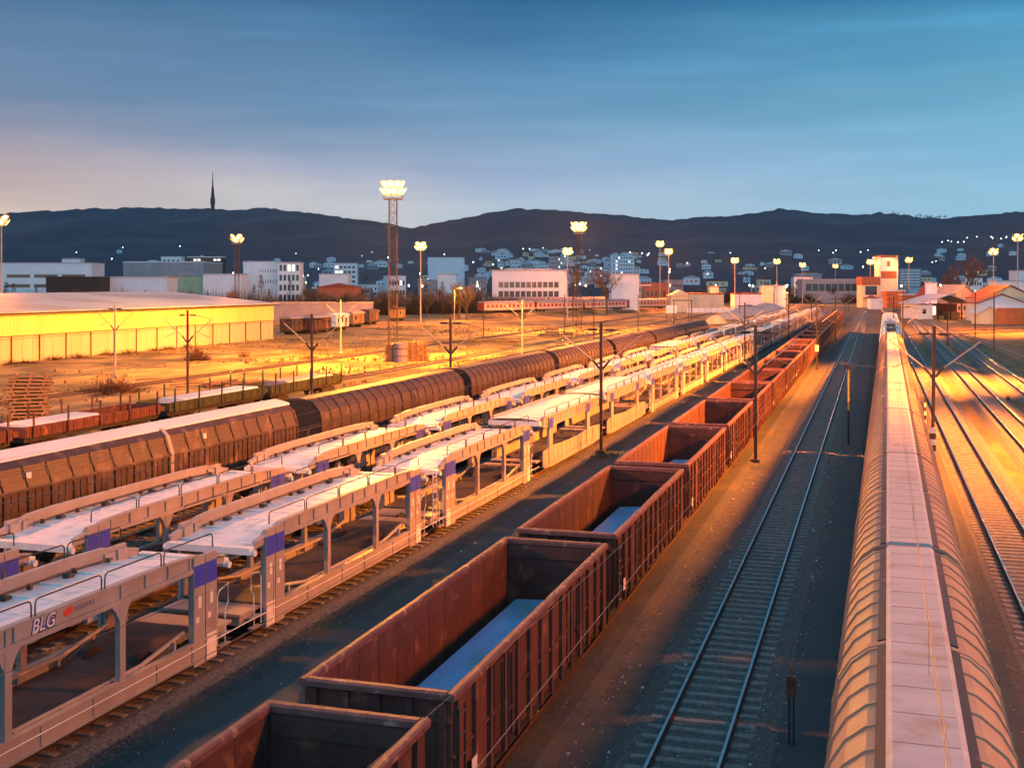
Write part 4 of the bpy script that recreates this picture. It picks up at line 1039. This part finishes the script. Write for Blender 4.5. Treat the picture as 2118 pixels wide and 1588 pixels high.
building(1834,1872,600,500,'orange-lit shed right of the signal tower','orange','wallw',depthm=6,windows=(1,1,.1,.95,.1,.75,.9,.8),wm='orange')
building(1868,1905,608,470,'low dark fence hut with a red signal in front','brick',depthm=5)
# canopy shed
cx, cy = D(1962,345); t = thing('canopy_shed','open canopy shed with a wide shallow gable and dark mouth','shed',(cx,cy,-.4),YAW)
MB().box(-8.6,-4.6,0,16,0,4.4).build('wall', M['wallw'], t); MB().box(-7.6,-6.6,-.05,-.003,1.8,3.2).build('window', M['glass'], t)
MB().prism([(-9.4,4.5),(-9.4,4.7),(0,7.5),(7.2,4.8),(7.2,4.6),(0,7.2)], -1.6, 17).build('roof', M['roofg'], t)
MB().box(-4.6,6.6,11,16,0,4.5).build('rear_wall', M['brick'], t)
for x in (-3.2,.4,3.6,6.4): MB().box(x-.16,x+.16,-.6,-.28,0,5.2).build('post', M['dark'], t)
MB().box(-1.2,.2,10.9,10.97,1.2,3.8).build('window', M['winlit'], t)
MB().box(-4.4,-1.5,-.3,2,0,1.2).box(1.,4.5,3,8,0,2.2).build('crates', M['wood'], t)
# houses
def house(px, d, w, h, dp, rh, label, wall, roofm, rz=0, windows=True):
    x, y = D(px, d); t = thing('house', label, 'house', (x,y,-.4), YAW+rz)
    MB().box(-w/2,w/2,0,dp,0,h).prism([(-w/2,h),(w/2,h),(0,h+rh*.93)],0,.3).build('wall', M[wall], t)
    MB().add([(-w/2-.5,-.5,h-.2),(0,-.5,h+rh),(w/2+.5,-.5,h-.2),(-w/2-.5,dp+.5,h-.2),(0,dp+.5,h+rh),(w/2+.5,dp+.5,h-.2),(-w/2-.5,-.5,h-.02),(0,-.5,h+rh+.2),(w/2+.5,-.5,h-.02),(-w/2-.5,dp+.5,h-.02),(0,dp+.5,h+rh+.2),(w/2+.5,dp+.5,h-.02)],
             [(6,7,10,9),(7,8,11,10),(1,0,3,4),(2,1,4,5),(0,1,7,6),(1,2,8,7),(3,9,10,4),(4,10,11,5),(0,6,9,3),(2,5,11,8)]).build('roof', M[roofm], t)
    if windows:
        for i in range(3): MB().box(-w*.3+i*w*.3-.5,-w*.3+i*w*.3+.5,-.06,-.003,1.2,2.6).build('window', M['glass'], t)
    return t
house(2090,345,15,6.4,14,3.6,'large red-roofed house with a yellow gable at the right edge','cream','redroof')
house(2072,330,13,5.2,9,2.4,'lower red-tiled gable wing in front of the large house','wallw','redroof')
house(1995,420,9,7,9,3.,'pale gabled house behind the canopy shed','lilac','lilac',rz=.5)
house(1940,430,7,5.6,8,4.2,'small house with a steep red roof behind the canopy shed','wallw','redroof',rz=.3)
house(2046,308,5.4,3.0,5,1.6,'small yellow gabled hut beside the orange wall','cream','roofw',windows=False)
x, y = D(2110,306); t = thing('wall','long orange-red wall with a pale coping at the right edge','wall',(x,y,-.4),YAW)
MB().box(-6,9,0,.4,0,4.3).build('panel', M['orange'], t); MB().box(-6.1,9.1,-.1,.5,4.3,5.2).build('coping', M['wallw'], t)
building(2060,2130,580,520,'long white factory roof behind the red-roofed house','wallw')
building(2100,2140,559,620,'tall pale blue tower block at the right edge','wallb')
building(1920,1938,584,400,'white chimney hut with two flues behind the canopy shed','wallw',depthm=3,name='hut',cat='hut')
x, y = D(940,336); t = thing('street_lamp','street lamp with a bent arm lighting the bushy yellow tree','street lamp',(x,y,-.4),YAW)
MB().tube([(0,0,0),(0,0,8.5),(.5,-.3,9.2),(1.6,-.6,9.4)],.09,6).build('pole', M['mastp'], t); MB().box(1.4,2.2,-.8,-.4,9.2,9.4).build('lamp', M['sodium'], t)
l = bpy.data.lights.new('street_light','POINT'); l.energy = 14000; l.color = (1,.42,.04); l.shadow_soft_size = .3; o = bpy.data.objects.new('street_light', l); C.objects.link(o); o.parent = t; o.location = (1.8,-.7,9.0)
for i in range(34):
    px = random.choice((random.uniform(560,1010),random.uniform(1320,1780),random.uniform(200,560),random.uniform(1900,2110))); d = random.uniform(560,980); wpx = random.uniform(14,46)
    k = random.choice(('wallw','wallb','wallg','wallg','cream')); hgt = random.uniform(5,15); lit = [random.randrange(12) for _ in range(random.choice((0,1,2,3)))]
    t = building(px-wpx/2, px+wpx/2, HY-(hgt-H)*F/d, d, 'low commercial block in the town behind the yard', k, random.choice(('roofg','wallg','wallw')), windows=(6,2,.05,.95,.2,.9,random.uniform(.4,.9),.45), lit=lit, depthm=14, rz=random.uniform(-.3,.3))
    t['group'] = 'low blocks in the town behind the yard'
# red signal
x, y = D(1893,400); t = thing('railway_signal','railway signal glowing red left of the canopy shed','signal',(x,y,-.3)); MB().tube([(0,0,0),(0,0,4.4)],.08,6).build('post', M['mast'], t); MB().box(-.4,.4,-.15,.15,4.0,5.4).build('head', M['dark'], t)
MB().tube([(.03,-.151,4.8),(.05,-.2,4.8)],.28,12).build('lens', M['redlamp'], t)
l = bpy.data.lights.new('signal_lamp','POINT'); l.energy = 9000; l.color = (1,.03,.15); l.shadow_soft_size = .2; o = bpy.data.objects.new('signal_lamp', l); C.objects.link(o); o.parent = t; o.location = (-.2,-.7,4.8)

# ------------------------------------------------------------------ passenger coaches and old caravans
def coach(front=True, m1='coach', band='coachr'):
    t = thing('passenger_coach','','passenger coach'); hl = 12.0
    MB().box(-1.42,1.42,-hl,hl,.95,2.9).build('body', M[m1], t)
    MB().prism([(-1.44,2.9),(1.44,2.9),(1.3,3.5),(.8,3.85),(-.8,3.85),(-1.3,3.5)], -hl, hl).build('roof', M['lilac'], t)
    for s in (-1,1):
        if s < 0: continue
        for i in range(11): y = -hl+1.9+i*2.02; MB().box(1.42,1.435,y-.6,y+.6,1.75,2.7).build('window', M['coachr' if m1 == 'coach' else 'glass'], t)
    MB().box(-1.45,1.45,-hl-.02,-hl+.25,.9,3.3).build('end_wall', M[band], t)
    MB().box(-1.3,1.3,-hl,hl,.6,.95).build('underframe', M['dark'], t)
    for y in (-8.5,8.5): bogie(t, y)
    return t
p0 = coach(); a = Vector(G(992,655)); bq = Vector(G(1390,643)); dr_ = (bq-a).normalized(); rz = -math.atan2(dr_.x, dr_.y)
for i in range(5):
    c = a+dr_*(12.5+25.2*i); o = p0 if i == 0 else copy_tree(p0)
    o.location = (c.x,c.y,.75); o.rotation_euler = (0,0,rz); o['label'] = 'cream and red passenger coach, %s in the red-ended train' % ordinal(i); o['group'] = 'passenger coaches in the field'
e0 = MB(); nrm = Vector((dr_.y,-dr_.x)); q = []
for z, wd in ((-.36,4.6),(.70,2.2)): q += [(*(a-dr_*12+nrm*wd),z),(*(bq+dr_*40+nrm*wd),z),(*(bq+dr_*40-nrm*wd),z),(*(a-dr_*12-nrm*wd),z)]
tag(e0.add(q,[(4,5,6,7),(0,1,5,4),(1,2,6,5),(2,3,7,6),(3,0,4,7)]).build('embankment', M['grass']), kind='structure')
p1 = coach(m1='lilac', band='lilac'); a = Vector(G(745,642)); bq = Vector(G(1080,640)); dr_ = (bq-a).normalized(); rz = -math.atan2(dr_.x, dr_.y)
for i in range(4):
    c = a+dr_*(12.5+25.2*i); o = p1 if i == 0 else copy_tree(p1)
    o.location = (c.x,c.y,.9); o.rotation_euler = (0,0,rz); o['label'] = 'lilac-grey passenger coach, %s in the row behind the tall tower' % ordinal(i); o['group'] = 'grey coaches behind the tall tower'
def caravan(px, py, ln, m, rm, label, wins=3, doors=()):
    x, y = G(px, py, -.36); t = thing('old_carriage', label, 'old carriage', (x,y,-.3), 0, 'old wooden carriages beside the warehouse')
    MB().box(-1.4,1.4,-ln/2,ln/2,.9,3.3).build('body', M[m], t)
    MB().prism([(-1.6,3.3),(1.6,3.3),(1.3,3.7),(0,3.95),(-1.3,3.7)], -ln/2-.4, ln/2+.4).build('roof', M[rm], t)
    for i in range(wins):
        yy = -ln/2+ln*(i+.5)/wins; MB().box(1.4,1.42,yy-.35,yy+.35,1.9,2.8).build('window', M['glass'], t)
    MB().box(1.4,1.44,ln*.18,ln*.18+.9,.95,2.9).build('door', M['brick'], t)
    MB().box(-1.2,1.2,-ln/2,ln/2,.55,.9).build('underframe', M['dark'], t)
    for yy in (-ln*.3,ln*.3):
        MB().cylx(-1.1,1.1,yy,.45,.45,12).build('wheelset', M['wheel'], t)
caravan(612,691,9,'brown','lilac','dark brown wooden carriage nearest the warehouse end',4); caravan(656,689,8,'rust','lilac','rust-red wooden carriage with a pale arched roof')
caravan(697,684,6.5,'wallw','wallw','white wooden carriage with three small windows'); caravan(731,677,6.5,'wood','lilac','orange-brown wooden carriage with open doors',2); caravan(764,671,6,'brown','brown','small dark wooden carriage behind the tower',2)
caravan(822,664,5,'wood','rust','orange hut-like wooden carriage right of the tower',2)
# concrete wall behind them
x, y = D(668,330); t = thing('wall','long lilac concrete wall behind the old carriages','wall',(x,y,-.4),YAW); MB().box(-14,14,0,.4,0,5.2).build('panel', M['lilac'], t); MB().box(-14.1,14.1,-.1,.5,5.2,5.5).build('coping', M['hall'], t)

# ------------------------------------------------------------------ heaps, planks, pallets
def heap(px, py, w, h, m, label):
    x, y = G(px, py); b = MB(); n = 22; rr = 6; vs = []; fs = []
    for j in range(rr):
        u = j/(rr-1); 
        for i in range(n):
            a = 2*PI*i/n; r = w*(1-u)*(1+.12*math.sin(3*a+px)+random.uniform(-.05,.05)); vs.append((r*math.cos(a), r*.8*math.sin(a), h*(1-(1-u)**2.1)+random.uniform(-.03,.03)*h))
    for j in range(rr-1):
        for i in range(n): fs.append((j*n+i,j*n+(i+1)%n,(j+1)*n+(i+1)%n,(j+1)*n+i))
    fs.append(tuple((rr-1)*n+i for i in range(n)))
    o = b.add(vs, fs).build('heap', M[m], smooth=True); o.location = (x,y,-.36); tag(o, label, 'heap', 'heaps of sand and gravel')
heap(1482,669,3.2,2.3,'sand','sand-yellow conical heap left of the grey ones'); heap(1512,660,4.6,2.5,'gheap','grey gravel heap just behind the sand heap'); heap(1548,652,7.,3.6,'gheap','large pale gravel heap beside the car carriers'); heap(1585,648,7.5,3.8,'gheap','large pale gravel heap farthest right'); heap(1246,622,7,3.2,'orange','red-brown earth mound behind the passenger train')
def stack(px, py, w, dp, n, label, m='wood', th=.14, jit=.12, rz=0.3):
    x, y = G(px, py); t = thing('plank_stack', label, 'plank stack', (x,y,-.36), YAW+rz, 'stacks of planks and pallets')
    for k in range(n):
        z = k*th*2.05; b = MB(); j = random.uniform(-jit,jit); tilt = random.uniform(-.07,.07)
        for q in range(4):
            y0 = -dp/2+dp*q/4; ln = w/2*random.uniform(.85,1.08)
            b.add([(-ln+j,y0,z+.0+tilt),(ln+j,y0,z-tilt),(ln+j,y0+dp/4-.06,z-tilt),(-ln+j,y0+dp/4-.06,z+tilt),(-ln+j,y0,z+th+tilt),(ln+j,y0,z+th-tilt),(ln+j,y0+dp/4-.06,z+th-tilt),(-ln+j,y0+dp/4-.06,z+th+tilt)],[(3,2,1,0),(4,5,6,7),(0,1,5,4),(1,2,6,5),(2,3,7,6),(3,0,4,7)])
        for xx in (-w*.35,0,w*.35): b.box(xx-.08+j,xx+.08+j,-dp/2,dp/2,z+th,z+th*2.05)
        b.build('plank_layer', M[m], t)
stack(60,868,3.1,1.6,13,'tall leaning stack of orange planks near the left edge',jit=.25)
stack(815,747,2.4,1.6,9,'pallet stack at the foot of the tall tower, left one'); stack(850,747,2.3,1.6,10,'pallet stack right of the blue-grey drum'); stack(872,746,1.6,1.4,9,'narrow pallet stack, rightmost of three')
x, y = G(829,748); t = thing('drum','blue-grey ribbed drum standing between the pallet stacks','drum',(x,y,-.36)); MB().tube([(0,0,0),(0,0,2.6)],.95,16).build('shell', M['lilac'], t); MB().tube([(0,0,.8),(0,0,.9)],1.0,16).tube([(0,0,1.8),(0,0,1.9)],1.0,16).build('hoops', M['dark'], t)
def scrap(px, py, n, r, label, lmax=7):
    x, y = G(px, py); b = MB()
    for k in range(n):
        a = random.gauss(YAW+.1,.5); ln = random.uniform(2,lmax)/2; cx_, cy_ = random.gauss(0,r), random.gauss(0,r*.4); z = random.uniform(.05,.8)
        dx, dy = ln*math.cos(a), ln*math.sin(a); b.tube([(cx_-dx,cy_-dy,z*random.uniform(.3,1)),(cx_+dx,cy_+dy,z)],random.uniform(.05,.12),4)
    o = b.build('timber_heap', M['wood']); o.location = (x,y,-.33); tag(o, label, 'timber heap', 'heaps of scrap timber')
scrap(1020,708,46,4.5,'long untidy heap of scrap timber in the orange field'); scrap(470,800,40,2.6,'heap of scrap timber behind the green stake wagons',4); scrap(1140,697,12,2.2,'small heap of timber by the wooden crate')
x, y = G(1142,694); t = thing('crate','open wooden crate in the field below the passenger train','crate',(x,y,-.36),.3)
for z in (0,.55,1.1): MB().box(-1.3,1.3,-.8,-.7,z+.05,z+.4).box(-1.3,1.3,.7,.8,z+.05,z+.4).build('slat', M['wood'], t)
MB().box(-1.4,-1.3,-.8,.8,0,1.6).box(1.3,1.4,-.8,.8,0,1.6).build('end', M['wood'], t)
x, y = G(1388,664); t = thing('sign_board','pale blue board on legs beside the yellow hut','board',(x,y,-.3),YAW); MB().box(-1.4,1.6,-.08,.08,2.2,4.4).build('panel', M['wallb'], t); MB().box(-1.3,-1.15,-.06,.06,0,2.2).box(1.3,1.45,-.06,.06,0,2.2).build('leg', M['dark'], t)
x, y = G(1412,670); t = thing('loading_gauge','dark steel portal frame beside the yellow hut','portal',(x,y,-.3),YAW-.3); MB().box(-2.4,-2.2,-.1,.1,0,6).box(2.2,2.4,-.1,.1,0,6).build('leg', M['dark'], t); MB().box(-2.6,2.6,-.12,.12,6,6.25).build('beam', M['dark'], t)
x, y = G(2085,826); t = thing('pipe','short black pipe lying between the right-hand tracks','pipe',(x,y,-.2),-.1); MB().tube([(0,-1.4,0),(0,1.4,0)],.17,10).build('shell', M['dark'], t)
# white fence along the yard
x, y = D(1500,420); t = thing('fence','long pale fence behind the sand heaps','fence',(x,y,-.4),YAW+.12)
for i in range(14): MB().box(-14+i*2.2,-13.9+i*2.2,0,.1,0,2.1).build('post', M['mastp'], t)
MB().box(-14,15,.1,.14,.2,1.9).build('panel', M['wallw'], t)

# ------------------------------------------------------------------ trees
def bare_tree(h, spread, seed, name='bare_tree'):
    R = random.Random(seed); tr = MB(); tw_ = MB()
    def grow(p, d, ln, r, lev):
        q = p+d*ln
        mid = p+d*ln*.5+Vector((R.uniform(-1,1),R.uniform(-1,1),0))*ln*.06
        if lev < 3: tr.tube([p,mid,q], r, 5, r1=r*.6)
        else:
            w = Vector((R.uniform(-1,1),R.uniform(-1,1),R.uniform(-1,1))).cross(d)
            if w.length > 1e-5: w = w.normalized()*max(r,.02)*1.3
            tw_.add([p-w,p+w,q], [(0,1,2)])
        if lev >= 5: return
        k = (5,4,4,4,4)[lev]
        for i in range(k):
            a = R.uniform(0,2*PI); el = R.uniform(.25,.8)*spread
            u = d.orthogonal().normalized(); v = d.cross(u)
            nd = (d+(u*math.cos(a)+v*math.sin(a))*el+Vector((0,0,.12))).normalized()
            grow(p+d*ln*R.uniform(.45,1), nd, ln*R.uniform(.55,.8), r*.55, lev+1)
    grow(Vector((0,0,0)), Vector((0,0,1)), h*.32, h*.018, 0)
    t = thing(name, '', 'tree'); tr.build('trunk', M['bark'], t); tw_.build('crown', M['twig'], t); return t
bt = [bare_tree(12,1.,3), bare_tree(12,.65,5), bare_tree(13,1.15,11)]; btu = set()
def plant(k, x, y, sc_, label, group=None, rz=None, z=-.4):
    o = bt[k] if k not in btu else copy_tree(bt[k]); btu.add(k)
    o.location = (x,y,z); o.scale = sc_ if isinstance(sc_, tuple) else (sc_,)*3; o.rotation_euler = (0,0,random.uniform(0,6) if rz is None else rz); o['label'] = label
    if group: o['group'] = group
    return o
plant(2, *D(1255,400), 1.75, 'big round bare tree left of the white concrete block')
plant(0, *D(965,345), 1.25, 'yellow-lit bushy tree left of the long modern building'); plant(1, *D(950,348), 1.2, 'yellow-lit slender tree beside the bushy one')
plant(1, *D(1185,335), (.9,.9,1.7), 'narrow brown tree by the lattice tower'); plant(2, *D(1995,470), 2.3, 'big bare tree behind the canopy shed'); plant(0, *D(1965,480), 1.9, 'bare tree left of the big one behind the canopy shed')
for i in range(30):
    px = 625+i*13+random.uniform(-5,5); d = random.uniform(370,440)
    plant(i % 3, *D(px,d), random.uniform(.75,1.05), 'bare brown tree in the thicket behind the coaches and the tall tower','bare trees in the thicket')
for i in range(14):
    px = 10+i*36+random.uniform(-9,9); d = random.uniform(330,390)
    plant(i % 3, *D(px,d), random.uniform(.6,.95), 'bare tree in the dark belt behind the warehouse roof','bare trees behind the warehouse')
for i in range(12):
    px = 1560+i*18+random.uniform(-8,8); plant(i % 3, *D(px,random.uniform(640,760)), random.uniform(.9,1.3), 'hazy bare tree beyond the far end of the tracks','bare trees beyond the tracks')
def fir(h, seed):
    R = random.Random(seed); t = thing('evergreen_tree','','tree'); MB().tube([(0,0,0),(0,0,h*.9)],.18,6,r1=.05).build('trunk', M['bark'], t); b = MB()
    for k in range(520):
        u = R.random()**.75; z = h*(.08+.92*u); r = (1-u)*h*.26*R.uniform(.4,1.1)+.15; a = R.uniform(0,2*PI); c = Vector((r*math.cos(a),r*math.sin(a),z)); s = R.uniform(.25,.6)
        o1 = Vector((R.uniform(-1,1),R.uniform(-1,1),R.uniform(-.6,.3)))*s; o2 = Vector((R.uniform(-1,1),R.uniform(-1,1),R.uniform(-.6,.3)))*s
        b.add([c,c+o1,c+o2],[(0,1,2)])
    b.build('crown', M['needle'], t); return t
fs_ = [fir(10,1), fir(12,2)]; fu = set()
FIR = [(12,400,1.1),(28,395,.9),(130,390,1.),(142,392,.8),(525,430,1.),(540,428,1.15),(556,432,.85),(600,425,1.),(880,420,1.05),(915,415,.95),(860,425,.9),(300,400,.7),(1300,440,.8),(75,398,.8)]
for i, (px, d, s) in enumerate(FIR):
    k = i % 2; o = fs_[k] if k not in fu else copy_tree(fs_[k]); fu.add(k)
    o.location = (*D(px,d),-.4); o.scale = (s,)*3; o['label'] = 'dark evergreen tree in front of the city buildings'; o['group'] = 'dark evergreens before the city buildings'
def scrub(seed, m='twig', n=900):
    R_ = random.Random(seed); t = thing('bush','','bush'); b = MB(); st = MB()
    for k in range(n):
        a = R_.uniform(0,2*PI); r = R_.random()**.6; hgt = R_.uniform(.15,1)*(1-.6*r*r)*(.75+.35*math.sin(2*a+seed))
        p = Vector((r*.5*math.cos(a),r*.5*math.sin(a),0)); q = Vector((r*math.cos(a)+R_.uniform(-.2,.2),r*math.sin(a)+R_.uniform(-.2,.2),hgt))
        c = p.lerp(q, R_.uniform(.1,.7)); w = Vector((R_.uniform(-1,1),R_.uniform(-1,1),0))*.018; b.add([c-w,c+w,c.lerp(q,1.)+Vector((0,0,R_.uniform(-.05,.1)))],[(0,1,2)])
    for k in range(9):
        a = R_.uniform(0,2*PI); st.tube([(0,0,0),(.35*math.cos(a),.35*math.sin(a),.5)],.02,4,r1=.008)
    st.build('stems', M['bark'], t); b.build('foliage', M[m], t); return t
M['scrub'] = mat('dark_scrub', (.045,.045,.035), (.02,.022,.018), .95, scale=.5)
M['rustscrub'] = mat('dry_scrub', (.15,.075,.04), (.08,.042,.026), .95, scale=2)
sb_ = [scrub(1,'rustscrub'), scrub(2,'rustscrub',500), scrub(3,'scrub',1200)]; sbu = set()
def shrub(k, x, y, sc_, label, group=None, z=-.38):
    o = sb_[k] if k not in sbu else copy_tree(sb_[k]); sbu.add(k)
    o.location = (x,y,z); o.scale = sc_; o.rotation_euler = (0,0,random.uniform(0,6)); o['label'] = label
    if group: o['group'] = group
for px, py, w, h, lb in ((232,812,3.6,2.0,'dusky low bush by the thin mast in front of the warehouse'),(408,745,2.4,2.6,'orange-lit round bush behind the yellow-footed mast'),(505,738,1.2,1.6,'small bush at the foot of the warehouse right end'),(640,742,1.8,1.0,'low bush by the bright patch left of the pallets')):
    shrub(0 if w > 2 else 1, *G(px,py), (w,w,h), lb)
for i in range(9): shrub(1, -109.2+random.uniform(-.6,.8), 128+i*5.5+random.uniform(-2,2), (random.uniform(1,2),random.uniform(1.2,2.4),random.uniform(.7,1.3)), 'low dry scrub at the foot of the warehouse wall','scrub along the warehouse wall')
for i in range(34): shrub(2, *D(-10+i*17.5+random.uniform(-6,6), random.uniform(345,400)), (random.uniform(4,6),random.uniform(4,6),random.uniform(8,11.5)), 'tall dark leafless shrub in the belt behind the warehouse roof','dark shrubs behind the warehouse')
for i in range(40): shrub(2, *D(560+i*13+random.uniform(-6,6), random.uniform(390,450)), (random.uniform(4,6),random.uniform(4,6),random.uniform(5.5,9)), 'brown leafless shrub in the thicket behind the coaches','shrubs in the thicket behind the coaches')
for i in range(30): shrub(2, *D(1330+i*18+random.uniform(-6,6), random.uniform(620,700)), (random.uniform(6,9),random.uniform(6,9),random.uniform(6,10)), 'hazy leafless shrub beyond the far end of the yard','shrubs beyond the yard')
for i in range(26):
    px = random.uniform(1835,1990); o_ = random.uniform(5150,5230); x, y = D(px, o_)
    plant(i % 3, x, y, (random.uniform(1.1,1.9),)*2+(random.uniform(1.3,2.3),), 'bare tree standing out on the right-hand ridge line', 'bare trees on the ridge line', z=terr(px,o_)-4)
for i in range(36):
    px = random.uniform(640,1960); d = random.uniform(820,1300); x, y = D(px,d)
    plant(i % 3, x, y, random.uniform(.8,1.3), 'distant bare tree among the town buildings', 'bare trees among the town', z=terr(px,d))
# ------------------------------------------------------------------ town on the slope and its lamps
hm = []
for wname in ('wallw','wallb','wallg','cream'):
    t = thing('town_house','','house'); MB().box(-6,6,0,9,-4,7).build('wall', M[wname], t); MB().prism([(-6.6,7),(6.6,7),(0,10)],-.5,9.5).build('roof', M['redroof' if wname == 'cream' else 'roofg'], t)
    for i in range(3): MB().box(-4.4+i*3.4,-2.6+i*3.4,-.06,-.003,2.5,4.6).build('window', M['glass'], t)
    hm.append(t)
hu = set()
def town(n, p0, p1, d0, d1):
    for i in range(n):
        px = random.uniform(p0,p1); d = random.uniform(d0,d1); k = random.choice((0,0,1,1,2,3))
        o = hm[k] if k not in hu else copy_tree(hm[k]); hu.add(k)
        x, y = D(px,d); o.location = (x,y,terr(px,d)); s = random.uniform(.4,.8); o.scale = (s*random.uniform(.9,2.4),s,s*random.uniform(.8,1.5)); o.rotation_euler = (0,0,YAW+random.uniform(-.5,.5))
        o['label'] = 'small pale town house on the slope below the hills'; o['group'] = 'town houses on the hill slope'
town(170,980,1330,1150,2300); town(26,1330,1660,1150,2300); town(22,620,980,1150,2000); town(16,1640,1960,1100,1900); town(14,1940,2110,1200,2600); town(14,200,620,1200,2200)
lampm = {}
def tlamp(px, d, h, m, r):
    x, y = D(px,d); z = terr(px,d)
    if m not in lampm:
        t = thing('street_lamp','','street lamp'); MB().tube([(0,0,-2),(0,0,7.4)],.12,5).build('pole', M['dark'], t); b = MB()
        b.tube([(0,0,7.4),(0,0,7.7),(0,0,8.3),(0,0,8.6)],.3,8); b.build('lamp', M[m], t); lampm[m] = t; o = t
    else: o = copy_tree(lampm[m])
    o.location = (x,y,z); o.scale = (r,r,h/8); o['label'] = 'tiny %s street lamp among the distant town' % ('white' if m == 'townlamp' else 'orange'); o['group'] = '%s town street lamps' % ('white' if m == 'townlamp' else 'orange')
for i in range(52): tlamp(random.uniform(640,1960), random.uniform(700,2300), 9, 'townlamp', random.uniform(.6,1.9))
for i in range(18): tlamp(random.uniform(60,660), random.uniform(800,2300), 9, 'townlamp', random.uniform(.6,1.6))
for i in range(45): tlamp(random.uniform(600,2100), random.uniform(650,1600), 9, 'warmlamp', random.uniform(.9,2.))
for i in range(12): tlamp(random.uniform(1945,2090), random.uniform(2600,3200), 9, 'townlamp', random.uniform(1.6,3.))

# television tower on the ridge
x, y = D(440,5100); z = terr(440,5100); t = thing('television_tower','slender television tower on the crest of the left hill','tower',(x,y,z-8)); 
MB().tube([(0,0,0),(0,0,24),(0,0,34)],8,10).tube([(0,0,34),(0,0,62)],10.5,10).build('base', M['dark'], t)
MB().tube([(0,0,62),(0,0,110)],8,8,r1=4.5).build('shaft', M['dark'], t); MB().tube([(0,0,110),(0,0,175)],3.2,6,r1=.8).build('antenna', M['dark'], t)
